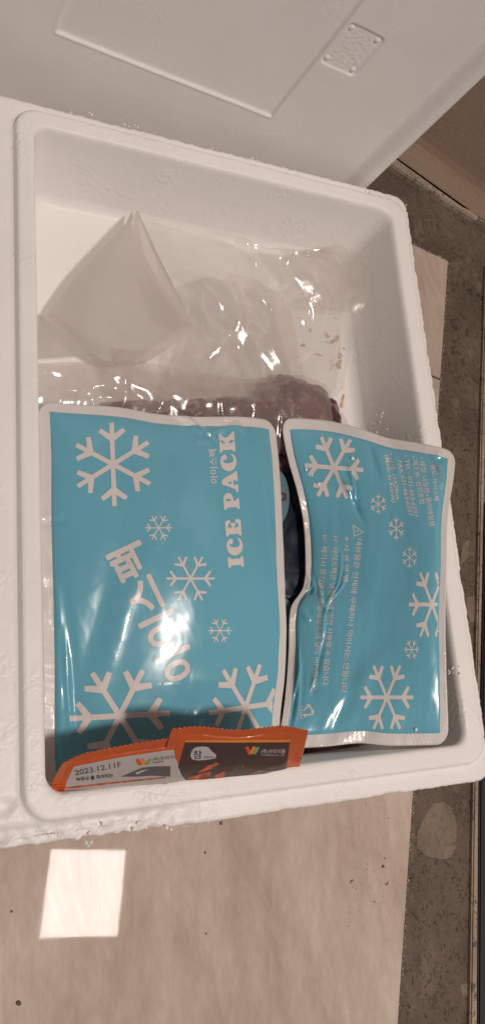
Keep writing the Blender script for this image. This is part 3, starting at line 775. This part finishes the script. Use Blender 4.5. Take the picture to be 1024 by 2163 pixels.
# ================================================================== ICE PACK (left)
packL = Sheet(
    top=[(80, 846, -.016), (120, 850, -.014), (250, 860, -.012), (330, 874, -.010), (420, 880, -.010), (500, 880, -.013), (548, 884, -.018), (580, 892, -.024)],
    bottom=[(97, 1672, -.036), (200, 1664, -.035), (400, 1636, -.036), (585, 1606, -.041)],
    left=[(80, 846, -.016), (84, 960, -.012), (84, 1080, -.010), (88, 1250, -.012), (91, 1400, -.018), (92, 1550, -.027), (97, 1672, -.036)],
    right=[(580, 892, -.024), (590, 990, -.024), (596, 1100, -.022), (602, 1250, -.023), (605, 1340, -.026), (601, 1430, -.030), (593, 1500, -.034), (585, 1606, -.041)],
    W=0.155, L=0.215, bulge=0.0095, seam=0.0062,
    creases=[((392, 880), (440, 915), .0016, .0013), ((440, 915), (505, 895), .0016, .0014), ((500, 895), (520, 915), .0020, .0010),
             ((410, 930), (450, 928), .0020, .0011), ((545, 930), (590, 1440), .0022, .0010), ((118, 1240), (150, 1560), .0022, .0014),
             ((92, 1105), (140, 1100), .0020, -.0008), ((318, 1150), (205, 1520), .010, .0016), ((250, 1150), (150, 1500), .007, -.0010), ((395, 1500), (420, 1540), .0035, .0012),
             ((350, 870), (400, 900), .0020, -.0008), ((400, 1440), (590, 1420), .006, .0010)],
    noise=0.0009, nscale=24, seed=3, tiltpow=0.42,
    facets=[(445, 922, .005, .0022, 40), (468, 914, .003, .0016, -50), (414, 1506, .006, .005, 30), (131, 1440, .022, .0016, 90), (108, 1290, .009, .0018, 80), (478, 890, .004, .0012, 80)])
ip = empty('ice_pack', 'flat blue ice pack with bold ICE PACK lettering, lying along the left wall', 'ice pack', tuple(unproj(340, 1260, -.03)), 'ice packs in the foam box')
pl_ = packL.panel('print_panel', blue_print, ip, nu=220, nv=300)
packL.ring('seam_border', white_seam, ip, r=0.0095)
def put(sheet, name, VF, mat, parent, lift=0.00012, maxlen=6.0, label=None):
    o = sheet.decal(name, VF[0], VF[1], mat, parent, lift, maxlen)
    if o and label: o['label'] = label
    return o
for args in [(239, 981, 88, 88, .11, 88), (335, 1115, 29, 29, .085, 0), (402, 1222, 51, 53, .085, 0), (464, 1332, 25, 28, .085, 0),
             (253, 1512, 106, 108, .11, -3), (518, 1494, 78, 98, .11, -7)]:
    put(packL, 'snowflake', polys_mesh(snow(*args)), white_print, pl_)
for vf in slab_word('ICE PACK', (515, 1198), (494, 913), 33):
    put(packL, 'slab_letter', vf, white_print, pl_, 0.00016, 5.0)
put(packL, 'small_lettering', fit_text('아이스팩', (459, 1021), (455, 949), 18, bold=.01), white_print, pl_, 0.00016, 5.0)
put(packL, 'large_lettering', fit_text('아이스팩', (417, 1420), (287, 1143), 84, heavy=.030), white_print, pl_, 0.00014, 5.0)

# ================================================================== ICE PACK (right)
packR = Sheet(
    top=[(592, 884, -.036), (640, 884, -.034), (700, 890, -.029), (760, 905, -.021), (820, 925, -.014), (880, 935, -.002), (925, 944, .006), (962, 955, .009)],
    bottom=[(584, 1582, -.034), (680, 1578, -.028), (760, 1570, -.020), (820, 1575, -.012), (900, 1574, -.002), (946, 1572, .004)],
    left=[(592, 884, -.036), (606, 960, -.038), (628, 1040, -.037), (640, 1100, -.040), (645, 1180, -.040), (640, 1240, -.040), (614, 1285, -.040), (609, 1380, -.042), (602, 1470, -.038), (592, 1540, -.035), (584, 1582, -.034)],
    right=[(962, 955, .009), (957, 1010, .010), (945, 1090, .011), (942, 1200, .012), (940, 1300, .012), (942, 1420, .011), (945, 1500, .008), (946, 1572, .004)],
    W=0.145, L=0.195, bulge=0.0092, seam=0.0068,
    creases=[((668, 1225), (690, 1300), .0014, .0013), ((690, 1300), (670, 1400), .0014, .0014), ((670, 1400), (655, 1460), .0014, .0012), ((720, 1170), (685, 1300), .0013, .0009),
             ((632, 1400), (624, 1520), .0018, .0012), ((735, 980), (750, 1065), .0020, .0015), ((640, 1205), (665, 1250), .0016, .0010), ((640, 1300), (655, 1310), .0020, .0010),
             ((780, 940), (800, 1010), .0030, -.0012), ((830, 960), (840, 1010), .0022, .0010), ((640, 1110), (650, 1140), .0018, .0008), ((900, 960), (930, 1010), .0020, -.0010),
             ((700, 1500), (820, 1380), .0060, .0010), ((760, 1400), (690, 1560), .0060, -.0010)],
    noise=0.0012, nscale=24, seed=8, tiltpow=0.42,
    facets=[(742, 1048, .010, .0026, 60), (700, 1268, .012, .0020, 105), (680, 1352, .014, .0022, 97), (663, 1448, .005, .0040, 70), (624, 1460, .016, .0016, 90), (646, 1110, .004, .0020, 70), (653, 1245, .004, .0020, 45), (622, 1305, .004, .0020, 100), (927, 966, .003, .0030, 0)])
ipr = empty('ice_pack', 'tilted blue ice pack with small instruction text, leaning on the right box wall', 'ice pack', tuple(unproj(790, 1240, -.03)), 'ice packs in the foam box')
pr_ = packR.panel('print_panel', blue_print, ipr, nu=220, nv=300)
packR.ring('seam_border', white_seam, ipr, r=0.0095)
for args in [(705, 988, 62, 72, .125, 4), (798, 1065, 18, 22, .10, 30), (836, 1117, 18, 25, .10, 30), (864, 1178, 17, 24, .10, 30),
             (911, 1277, 49, 78, .105, 0), (868, 1372, 16, 22, .10, 0), (816, 1473, 56, 77, .105, 0)]:
    put(packR, 'snowflake', polys_mesh(snow(*args)), white_print, pr_)
# instruction lines, read downwards
def line(txt, a, b, size, mat=white_print, **k):
    put(packR, 'text_line', fit_text(txt, a, b, size, bold=.008, **k), mat, pr_, 0.00016, 7.0)
line('품명 및', (921, 982), (927, 1034), 11, faint_print)
line('• 용도: 아이스팩', (908, 974), (916, 1058), 12)
line('• 재질: 나일론+폴리에틸렌', (884, 966), (907, 1112), 13)
line('• 제조원: 성진종합', (868, 964), (886, 1066), 13)
line('• TEL : 031-662-6597', (852, 962), (873, 1094), 13, shear=.2)
line('FAX 031-663-6597', (839, 973), (862, 1092), 13, shear=.2)
line('• 규격: 15X20cm', (820, 958), (836, 1056), 12, shear=.2)
line('(Made in Korea)', (811, 962), (827, 1062), 13, shear=.2)
line('내용물은 인체에 무해하나 먹어서는 안됩니다.', (753, 1138), (719, 1466), 14)
line('※ 사 용 방 법', (727, 1133), (724, 1228), 13)
line('☞ 아이스팩은 냉동실에 얼려 사용할 수 있습니다.', (704, 1132), (681, 1450), 14)
line('☞ 폐기시 뜯지말고 종량제봉투에 넣어 버리십시오.', (681, 1130), (658, 1462), 14)
line('OTHER', (633, 1491), (632, 1519), 10)
tri = [(745, 1109), (766, 1124), (748, 1133)]
put(packR, 'warning_triangle', polys_mesh([strip(tri[0], tri[1], 1.8), strip(tri[1], tri[2], 1.8), strip(tri[2], tri[0], 1.8), strip((750, 1121), (757, 1122.5), 1.6)]), white_print, pr_)
rc = [(642, 1502), (653, 1489), (662, 1506)]
put(packR, 'recycling_mark', polys_mesh([strip((641, 1501), (650, 1491), 3), strip((653, 1490), (661, 1504), 3), strip((659, 1509), (644, 1511), 3),
    [(647, 1488), (655, 1487), (652, 1495)], [(664, 1501), (660, 1510), (655, 1503)], [(645, 1506), (645, 1516), (638, 1510)]]), white_print, pr_)
# stray foam flecks on the packs
def fleck(sheet, parent, px, py, s, mat=foam):
    uv = sheet.inv(np.array([[px, py]], float)); p = sheet.S(uv[:, 0], uv[:, 1])[0]
    return blobs('foam_fleck', [(p[0], p[1], p[2] + s * .3)], [s], mat, None, .6)
def top_fleck(sheet, px, py, s, lab):
    tag(fleck(sheet, None, px, py, s), lab, 'foam bead', 'foam beads fallen on the ice packs')
top_fleck(packR, 743, 969, .0016, 'largest white foam bead, on the right arm of the tilted pack top snowflake')
top_fleck(packR, 646, 992, .0013, 'white foam bead at the left edge of the top snowflake on the tilted pack')
top_fleck(packR, 658, 1004, .0009, 'tiny foam bead just under the left arm of the top snowflake')
top_fleck(packR, 671, 1022, .0012, 'white foam bead below the left arm of the top snowflake')
top_fleck(packR, 686, 1041, .0009, 'small foam bead by the lower left arm of the top snowflake')
top_fleck(packR, 877, 1541, .0014, 'white foam bead near the lower right corner of the tilted ice pack')
top_fleck(packL, 345, 1444, .0010, 'small white foam bead right of the large Korean lettering')

# ================================================================== SAUCE POUCHES
def pouch(label, top, bottom, left, right, seed, center, W=.09, L=.05):
    sh = Sheet(top, bottom, left, right, W, L, bulge=0.004, seam=0.006, noise=0.0010, nscale=40, seed=seed, tiltpow=0.6)
    e = empty('sauce_pouch', label, 'sauce pouch', tuple(center), 'orange-edged sauce pouches')
    return sh, e
p1, e1 = pouch('grey and orange pouch printed 2023.12.11F, half tucked behind the dark brown pouch',
    top=[(132, 1612, .010), (175, 1592, .014), (205, 1585, .017), (260, 1574, .020), (345, 1560, .024), (420, 1552, .024)],
    bottom=[(92, 1706, -.014), (250, 1698, -.014), (430, 1686, -.014)],
    left=[(132, 1612, .010), (112, 1650, -.001), (92, 1706, -.014)],
    right=[(420, 1552, .024), (425, 1620, .005), (430, 1686, -.014)], seed=21, center=unproj(230, 1650, -.01), W=.10, L=.05)
b1 = p1.panel('back_panel', orange_print, e1, nu=90, nv=60)
p1.ring('crimped_seam', orange_print, e1, r=0.001, teeth=0.0011, tn=26)
p2, e2 = pouch('dark brown pouch with orange edges and grey gourd emblem, standing against the packs',
    top=[(363, 1538, .030), (420, 1533, .031), (505, 1541, .029), (560, 1535, .030), (600, 1532, .030), (652, 1542, .028)],
    bottom=[(315, 1694, -.016), (470, 1678, -.016), (622, 1660, -.014)],
    left=[(363, 1538, .030), (340, 1615, .010), (315, 1694, -.016)],
    right=[(652, 1542, .028), (640, 1590, .010), (622, 1660, -.014)], seed=27, center=unproj(480, 1620, 0), W=.105, L=.055)
b2 = p2.panel('front_panel', orange_print, e2, nu=90, nv=60)
p2.ring('crimped_seam', orange_print, e2, r=0.001, teeth=0.0012, tn=30)
def P2(sheet, name, pix, mat, parent, lift=0.00012, ml=8.0): return put(sheet, name, polys_mesh([pix]), mat, parent, lift, ml)
P2(p1, 'grey_panel', [(156, 1619), (250, 1600), (350, 1585), (420, 1578), (424, 1690), (130, 1690), (142, 1650)], grey_print, b1)
P2(p1, 'orange_stripe', [(135, 1663), (230, 1652), (350, 1640), (350, 1643), (230, 1656), (134, 1667)], ink_rust, b1, .00020)
P2(p1, 'food_picture', [(255, 1640), (275, 1632), (300, 1621), (330, 1618), (360, 1618), (360, 1640), (320, 1638), (290, 1640)], ink_grey, b1, .00020)
P2(p1, 'food_highlight', [(285, 1632), (300, 1626), (315, 1624), (300, 1630), (290, 1635)], ink_pale, b1, .00028)
P2(p1, 'dark_footer', [(145, 1676), (230, 1668), (350, 1655), (424, 1650), (424, 1690), (130, 1690)], simple('umber_ink', (.10, .075, .065), .5, var=.5, vscale=200), b1, .00024)
put(p1, 'date_print', fit_text('2023.12.11F', (160, 1637), (257, 1619), 16, bold=.004), ink_grey, b1, .00030, 5)
put(p1, 'small_print', fit_text('녹두나 물 국거리는', (162, 1649), (240, 1640), 9, bold=.02), ink_black, b1, .00030, 5)
put(p1, 'maker_name', fit_text('(주)우리식품', (322, 1607), (378, 1600), 9), ink_grey, b1, .00030, 5)
P2(p1, 'underline', [(323, 1610), (345, 1607), (345, 1608.5), (323, 1611.5)], ink_grey, b1, .00030)
P2(p1, 'emblem_stroke', cround([(286, 1604), (293, 1601), (300, 1615), (293, 1617)], 2), ink_red, b1, .00030)
P2(p1, 'emblem_stroke', cround([(297, 1604), (305, 1600), (308, 1613), (300, 1616)], 2), ink_amber, b1, .00036)
P2(p1, 'emblem_stroke', cround([(312, 1605), (320, 1601), (316, 1613), (307, 1615)], 2), ink_green, b1, .00042)
P2(p2, 'brown_panel', [(391, 1568), (500, 1569), (612, 1568), (596, 1680), (360, 1690), (370, 1640)], brown_print, b2, .00012)
P2(p2, 'gold_edge', [(391, 1563), (500, 1563), (613, 1562), (612, 1567), (500, 1567.5), (391, 1567)], ink_amber, b2, .00016)
P2(p2, 'gourd_emblem', cround([(402, 1592), (408, 1580), (422, 1576), (440, 1577), (448, 1588), (456, 1592), (456, 1601), (440, 1604), (418, 1606), (404, 1603)], 6), ink_pale, b2, .00020)
put(p2, 'emblem_word', fit_text('참', (408, 1601), (427, 1600), 19, bold=.01), ink_black, b2, .00030, 5)
put(p2, 'emblem_caption', fit_text('charm', (430, 1601), (451, 1601), 9), ink_grey, b2, .00030, 5)
P2(p2, 'emblem_stroke', cround([(517, 1578), (524, 1575), (532, 1592), (524, 1594)], 2), ink_red, b2, .00024)
P2(p2, 'emblem_stroke', cround([(526, 1590), (533, 1576), (540, 1576), (533, 1593)], 2), ink_amber, b2, .00030)
P2(p2, 'emblem_stroke', cround([(533, 1590), (541, 1577), (548, 1577), (539, 1593)], 2), ink_green, b2, .00036)
put(p2, 'maker_name', fit_text('(주)우리식품', (551, 1590), (602, 1590), 10, bold=.01), ink_pale, b2, .00024, 5)
put(p2, 'maker_small', fit_text('WOORIFOOD CO., LTD', (551, 1596), (600, 1596), 5), ink_pale, b2, .00024, 5)
for pts in ([(416, 1631), (438, 1617), (458, 1609), (462, 1613), (448, 1622), (430, 1630)], [(394, 1641), (418, 1635), (446, 1628), (444, 1637), (420, 1644), (400, 1647)],
            [(396, 1662), (412, 1650), (432, 1641), (440, 1645), (422, 1657), (404, 1667)], [(446, 1652), (454, 1636), (474, 1628), (474, 1637), (460, 1649)], [(412, 1660), (428, 1655), (440, 1650), (432, 1660)],
            [(478, 1646), (500, 1640), (520, 1636), (505, 1643), (482, 1650)]):
    P2(p2, 'brush_stroke', pts, ink_rust, b2, .00024)
for pts in ([(505, 1646), (530, 1630), (560, 1624), (562, 1634), (530, 1645)], [(520, 1640), (550, 1630), (575, 1626), (570, 1634), (540, 1642)]):
    P2(p2, 'food_picture', pts, ink_tan, b2, .00028)
put(p2, 'brown_caption', fit_text('녹두나 물 국거리는', (478, 1622), (556, 1620), 9, bold=.02), simple('dim_brown_ink', (.15, .075, .05), .5), b2, .00024, 5)

# ================================================================== FOOD BELOW
def lump(name, px, py, z, r3, seed, mat=meat, rot=0.0, amp=0.25):
    c = unproj(px, py, z); bm = bmesh.new(); bmesh.ops.create_icosphere(bm, subdivisions=5, radius=1.0)
    P = np.array([v.co[:] for v in bm.verts]); k = 1 + amp * fbm(P[:, 0] * 1.8 + P[:, 2], P[:, 1] * 1.8 - P[:, 2], 3, seed)
    for v, kk in zip(bm.verts, k): v.co = Vector((v.co.x * r3[0] * kk, v.co.y * r3[1] * kk, v.co.z * r3[2] * kk))
    m = bpy.data.meshes.new(name); bm.to_mesh(m); bm.free(); m.materials.append(mat)
    for p in m.polygons: p.use_smooth = True
    o = bpy.data.objects.new(name, m); link(o); o.location = c; o.rotation_euler = (0, 0, rot); return o
GRP = 'dark meat pieces in the clear bag'
tag(lump('meat_piece', 620, 856, -.053, (.034, .022, .010), 41), 'largest dark purple meat piece, showing between the tops of the two ice packs', 'meat', GRP)
tag(lump('meat_piece', 508, 886, -.053, (.026, .018, .009), 47), 'reddish brown meat piece above the end of the ICE PACK lettering, under film', 'meat', GRP)
tag(lump('meat_piece', 675, 880, -.054, (.018, .020, .009), 42), 'dark brown meat piece behind the top left corner of the tilted pack', 'meat', GRP)
tag(lump('meat_piece', 400, 884, -.050, (.026, .014, .014), 43), 'reddish meat piece peeking over the top middle of the left ice pack', 'meat', GRP)
tag(lump('meat_piece', 300, 892, -.051, (.030, .015, .012), 44), 'brown meat piece mostly hidden under the top edge of the left pack', 'meat', GRP)
tag(lump('meat_piece', 590, 950, -.056, (.018, .034, .008), 45), 'dark meat piece in the gap at the top between the two packs', 'meat', GRP)
tag(lump('meat_piece', 670, 1600, -.050, (.045, .016, .014), 46), 'dark brown meat piece under the bottom edge of the tilted pack', 'meat', GRP)
# ---- tensor sheets (films)
def tensor(grid, nu, nv):
    g_ = np.array(grid, float); W = unproj(g_[..., 0], g_[..., 1], g_[..., 2]); rows = []
    u = np.linspace(0, 1, nu)
    rows = np.array([spline_u(r, u) for r in W])          # R x nu x 3
    out = np.array([spline_u(rows[:, j], np.linspace(0, 1, nv)) for j in range(nu)])   # nu x nv x 3
    return out.transpose(1, 0, 2)
def spline_u(p, t):
    p = np.asarray(p, float); n_ = len(p); s_ = np.linspace(0, 1, n_)
    m = np.gradient(p, s_, axis=0); i = np.clip(np.searchsorted(s_, t, side='right') - 1, 0, n_ - 2); h = s_[1]
    u = ((t - s_[i]) / h)[:, None]
    return (2 * u**3 - 3 * u**2 + 1) * p[i] + (u**3 - 2 * u**2 + u) * h * m[i] + (-2 * u**3 + 3 * u**2) * p[i + 1] + (u**3 - u**2) * h * m[i + 1]
def film(name, grid, nu, nv, mat, parent=None, wr=0.002, ws=25, seed=1, ridge=0.0, rs=18, facets=()):
    P = tensor(grid, nu, nv); x, y = P[..., 0], P[..., 1]
    wx = x + fbm(x * 18, y * 18, 2, seed + 40) * 0.012; wy = y + fbm(x * 18, y * 18, 2, seed + 41) * 0.012
    P[..., 2] += wr * fbm(wx * ws, wy * ws, 3, seed)
    if ridge: P[..., 2] += ridge * np.clip(1 - np.abs(perlin(wx * rs, wy * rs * 0.6, seed + 9)) * 9, 0, 1)**2
    for (px, py, ln, wd, ang) in facets:
        q = proj(P); i, j = np.unravel_index(((q - (px, py))**2).sum(-1).argmin(), q.shape[:2])
        i = min(max(i, 2), nv - 3); j = min(max(j, 2), nu - 3)
        n_ = np.cross(P[i, j + 2] - P[i, j - 2], P[i + 2, j] - P[i - 2, j]); d = glint_slope(P[i, j]) + n_[:2] / n_[2]
        dx, dy = P[..., 0] - P[i, j, 0], P[..., 1] - P[i, j, 1]; a = math.radians(-ang)
        al = dx * math.cos(a) + dy * math.sin(a); ac = -dx * math.sin(a) + dy * math.cos(a)
        P[..., 2] += (d[0] * dx + d[1] * dy) * np.exp(-(al / ln)**2 - (ac / wd)**2)
    return mesh_obj(name, P.reshape(-1, 3), gridF(nv, nu)[:, ::-1], mat, parent)
# navy pouch under the ice packs
nv_ = empty('navy_food_pouch', 'dark navy food pouch lying under and between the two ice packs', 'food pouch', tuple(unproj(600, 1250, -.06)))
film('pouch_film', [[(530, 960, -.052), (600, 930, -.050), (680, 960, -.052)], [(520, 1150, -.050), (610, 1140, -.047), (700, 1150, -.052)], [(520, 1350, -.050), (610, 1340, -.047), (700, 1350, -.053)], [(500, 1600, -.052), (600, 1600, -.049), (700, 1600, -.053)]], 60, 160, navy, nv_, .002, 40, 5, .0015, 30)
navyS = Sheet([(530, 960, -.046), (700, 960, -.046)], [(520, 1600, -.046), (700, 1600, -.046)], [(530, 960, -.046), (520, 1600, -.046)], [(700, 960, -.046), (700, 1600, -.046)], .08, .2, bulge=0, noise=0, seam=0.0001)
disc = [(578 + 32 * math.cos(a), 1052 + 62 * math.sin(a)) for a in np.linspace(0, 6.283, 40, endpoint=False)]
lb = P2(navyS, 'round_label', disc, label_teal, nv_, .0006)
ro = [(594 + 10 * math.cos(a), 1050 + 10 * math.sin(a)) for a in np.linspace(0, 6.283, 24, endpoint=False)]; ri = [(594 + 4.6 * math.cos(a), 1050 + 5 * math.sin(a)) for a in np.linspace(0, 6.283, 24, endpoint=False)]
V_, F_ = ro + ri, [[i, (i + 1) % 24, 24 + (i + 1) % 24, 24 + i] for i in range(24)]
put(navyS, 'letter_ring', (V_, F_), dark_red, nv_, .0010)
disc2 = [(600 + 24 * math.cos(a), 1340 + 75 * math.sin(a)) for a in np.linspace(0, 6.283, 40, endpoint=False)]
P2(navyS, 'round_label', disc2, label_teal, nv_, .0006)

# clear bag round the meat
mb = empty('clear_meat_bag', 'crinkled clear plastic bag of dark meat bulging above the tops of the ice packs', 'plastic bag', tuple(unproj(400, 900, -.05)))
film('bag_film', [
    [(70, 770, -.040), (180, 762, -.032), (300, 765, -.030), (420, 785, -.036), (520, 800, -.040), (590, 792, -.044), (650, 795, -.046), (690, 815, -.054)],
    [(70, 810, -.034), (180, 800, -.026), (300, 808, -.026), (420, 822, -.028), (520, 828, -.030), (590, 826, -.034), (660, 826, -.036), (712, 852, -.050)],
    [(74, 860, -.034), (180, 850, -.030), (300, 852, -.028), (420, 858, -.028), (520, 866, -.030), (600, 868, -.034), (680, 870, -.040), (735, 900, -.052)],
    [(80, 940, -.044), (180, 940, -.042), (300, 940, -.040), (420, 950, -.040), (520, 960, -.048), (600, 960, -.048), (680, 960, -.050), (745, 960, -.056)]],
    320, 140, film_haze, mb, .0028, 34, 11, .0016, 22,
    [(120, 790, 0.0135, 0.0042, 25), (150, 826, 0.0210, 0.0036, 12), (190, 832, 0.0150, 0.0030, 0), (265, 805, 0.0135, 0.0036, 35), (285, 815, 0.0090, 0.0036, 0), (310, 780, 0.0180, 0.0027, 60), (85, 845, 0.0060, 0.0036, 30)])
# large clear liner film over the box bottom
lf = empty('clear_liner_film', 'large clear wrinkled film spread over the box bottom up to the far right corner', 'plastic film', tuple(unproj(560, 650, -.06)))
lfm = film('liner_sheet', [
    [(300, 455, -.049), (400, 478, -.047), (500, 500, -.043), (570, 524, -.038), (640, 530, -.035), (720, 518, -.035), (790, 560, -.030)],
    [(330, 560, -.054), (420, 570, -.045), (510, 580, -.039), (590, 590, -.033), (660, 600, -.031), (720, 610, -.035), (775, 630, -.033)],
    [(350, 650, -.054), (440, 660, -.049), (520, 670, -.043), (600, 680, -.039), (660, 690, -.041), (710, 700, -.047), (752, 690, -.045)],
    [(350, 740, -.055), (440, 745, -.051), (520, 750, -.047), (600, 755, -.047), (650, 760, -.051), (700, 765, -.053), (738, 745, -.053)],
    [(350, 850, -.055), (440, 850, -.053), (520, 850, -.051), (600, 850, -.053), (650, 850, -.055), (690, 850, -.055), (725, 820, -.055)]],
    300, 300, film_clear, lf, .0022, 18, 17, .0022, 13,
    [(503, 690, 0.0180, 0.0075, 80), (512, 722, 0.0120, 0.0053, 75), (541, 560, 0.0105, 0.0030, 70), (592, 545, 0.0075, 0.0053, 90), (605, 560, 0.0105, 0.0027, 110), (628, 592, 0.0150, 0.0027, 45), (655, 640, 0.0105, 0.0030, 85),
     (600, 525, 0.0300, 0.0033, 3), (660, 527, .014, .0018, -8), (560, 758, 0.0090, 0.0027, 60), (470, 650, 0.0120, 0.0024, 50), (640, 682, 0.0045, 0.0030, 0)])
film('liner_fold', [
    [(395, 600, -.050), (470, 580, -.044), (540, 590, -.040), (610, 640, -.044)],
    [(400, 680, -.052), (480, 660, -.044), (560, 680, -.040), (622, 700, -.046)],
    [(380, 760, -.052), (470, 755, -.046), (560, 770, -.044), (640, 790, -.050)],
    [(340, 840, -.050), (450, 840, -.046), (560, 850, -.046), (650, 850, -.052)]], 160, 160, film_clear, lf, .0022, 26, 51, .0016, 18, [(505, 705, .016, .007, 78), (560, 640, .012, .003, 55), (455, 745, .014, .003, 130)])
film('liner_fold', [
    [(585, 520, -.036), (650, 528, -.034), (720, 520, -.034), (772, 566, -.036)],
    [(620, 580, -.040), (670, 590, -.037), (725, 600, -.037), (764, 612, -.040)],
    [(650, 650, -.046), (690, 655, -.044), (730, 660, -.044), (750, 660, -.046)]], 120, 100, film_clear, lf, .0008, 26, 53, .0003, 20, [(690, 560, .010, .0018, 25)])
# sauce smears on the bottom of the box
stain_m, nt_, b_n = nodes('sauce_smear')
b_n.inputs['Base Color'].default_value = (0.64, 0.40, 0.24, 1); b_n.inputs['Roughness'].default_value = 0.3
_n = N(nt_, 'ShaderNodeTexNoise', i_Scale=170.0, i_Detail=4.0); nt_.links.new(objco(nt_), _n.inputs['Vector'])
_r = ramp(nt_, _n.outputs['Fac'], [(0.36, (0.0,) * 3), (0.62, (0.85,) * 3)]); nt_.links.new(_r.outputs[0], b_n.inputs['Alpha'])
cs, k_ = [], 0
for (px, py, a, b_, ro_) in [(716, 712, 20, 5, -25), (700, 722, 14, 4, -10), (690, 708, 9, 3, 60), (640, 730, 6, 4, 0), (715, 770, 7, 10, 10), (718, 752, 5, 7, 0), (712, 673, 8, 3, 10), (672, 750, 10, 2, 15), (625, 672, 12, 2, 5),
                             (735, 715, 10, 3, -60), (700, 775, 4, 8, 20), (722, 850, 3, 16, 10), (628, 755, 3, 3, 0), (654, 700, 3, 5, 20), (704, 760, 12, 2, -30), (728, 738, 6, 5, 30), (740, 700, 4, 8, 20)]:
    pts = []; r0 = math.radians(ro_)
    for q in np.linspace(0, 6.283, 20, endpoint=False):
        kk = 1.15 + 0.30 * math.sin(3 * q + px) + 0.15 * math.sin(7 * q + py)
        xx, yy = 0.8 * a * kk * math.cos(q), 0.8 * b_ * kk * math.sin(q)
        pts.append((px + xx * math.cos(r0) - yy * math.sin(r0), py + xx * math.sin(r0) + yy * math.cos(r0)))
    P = unproj([p[0] for p in pts], [p[1] for p in pts], -.0635)
    o = mesh_obj('sauce_smear', P + np.array([0, 0, 0.0002 + 0.00005 * k_]), [list(range(len(P)))[::-1]], stain_m, box); k_ += 1

# milky folded sheet
ms = empty('milky_plastic_sheet', 'milky folded plastic sheet with a raised pointed corner, left of centre above the packs', 'plastic sheet', tuple(unproj(250, 640, -.04)))
film('front_fold', [
    [(289, 447, -.044), (290, 447, -.043), (290, 448, -.043), (291, 449, -.044)],
    [(236, 503, -.044), (255, 512, -.041), (280, 520, -.041), (304, 532, -.044)],
    [(172, 572, -.045), (215, 588, -.038), (280, 596, -.038), (345, 607, -.045)],
    [(125, 632, -.047), (190, 660, -.038), (290, 668, -.038), (392, 670, -.046)],
    [(104, 664, -.048), (186, 742, -.040), (290, 772, -.038), (414, 693, -.046)]], 120, 140, film_milky, ms, .0006, 14, 31, .0006, 9)
film('back_fold', [
    [(288, 444, -.050), (290, 444, -.050), (292, 445, -.048)],
    [(286, 500, -.050), (310, 505, -.050), (333, 536, -.047)],
    [(310, 590, -.052), (345, 590, -.051), (386, 640, -.048)],
    [(340, 680, -.052), (380, 690, -.051), (417, 693, -.047)]], 50, 60, film_milky, ms, .0005, 14, 33)
film('side_flap', [
    [(84, 676, -.044), (96, 668, -.042), (112, 656, -.044)],
    [(80, 715, -.044), (120, 712, -.040), (165, 700, -.044)],
    [(80, 756, -.044), (150, 753, -.040), (240, 744, -.044)]], 40, 40, film_milky, ms, .0006, 20, 35)
film('lower_fold', [
    [(235, 735, -.036), (290, 740, -.034), (345, 735, -.034)],
    [(260, 800, -.032), (320, 800, -.030), (375, 790, -.031)],
    [(290, 880, -.032), (350, 870, -.030), (415, 850, -.032)]], 60, 60, film_haze, ms, .0016, 30, 37, .001, 25)

# ================================================================== DEBRIS ON THE FLOOR
def crumb(px, py, s, lab, mat=crumb_m, arcshape=False, z=0.004):
    c = unproj(px, py, z - H)
    if arcshape:
        bm = bmesh.new(); ring = []
        for k, a in enumerate(np.linspace(-2.6, 1.4, 10)):
            r_ = s * .28 * math.sin(math.pi * (k + .6) / 10.2)
            ring.append([bm.verts.new((math.cos(a) * s + math.cos(a) * r_ * math.cos(b), math.sin(a) * s + math.sin(a) * r_ * math.cos(b), r_ + r_ * math.sin(b))) for b in np.linspace(0, 6.283, 6, endpoint=False)])
        for i in range(9):
            for j in range(6): bm.faces.new((ring[i][j], ring[i][(j + 1) % 6], ring[i + 1][(j + 1) % 6], ring[i + 1][j]))
        m = bpy.data.meshes.new('debris_crumb'); bm.to_mesh(m); bm.free(); m.materials.append(mat)
        o = link(bpy.data.objects.new('debris_crumb', m)); o.location = c; o.rotation_euler = (0, 0, random.uniform(0, 6))
    else:
        o = blobs('debris_crumb', [(0, 0, 0)], [s], mat, None, .5, 2); o.location = (c[0], c[1], c[2] + s * .35)
    return tag(o, lab, 'crumb', 'crumbs on the marble floor')
crumb(466, 1739, .0011, 'brown crumb on the marble just below the front edge of the box')
crumb(433, 1801, .0008, 'small dark crumb on the marble under the middle of the box front')
crumb(808, 1830, .0011, 'black crumb near the dark stone border, between two curled hairs')
crumb(743, 1864, .0014, 'curled dark shred on the marble, left of the other curled shred', arcshape=True)
crumb(815, 1864, .0014, 'curled dark shred on the marble closest to the stone border', arcshape=True)
crumb(25, 1925, .0007, 'tiny dark crumb on the marble at the far left, beside the lamp reflection')
crumb(40, 2118, .0015, 'rusty brown crumb on the marble near the bottom left corner')
crumb(435, 1972, .0006, 'tiny dark speck on the open marble right of the lamp reflection')
crumb(812, 1813, .0006, 'tiny dark speck just above the black crumb by the border')
crumb(790, 1905, .0005, 'tiny dark speck below the two curled shreds')
cs, ss = [], []
for i in range(130):
    px, py = random.uniform(735, 858), random.uniform(1690, 1960); q = unproj(px, py, .004 - H); cs.append((q[0], q[1], .0041)); ss.append(random.uniform(.00012, .00032))
tag(blobs('floor_dust', cs, ss, crumb_m, g), kind='stuff')
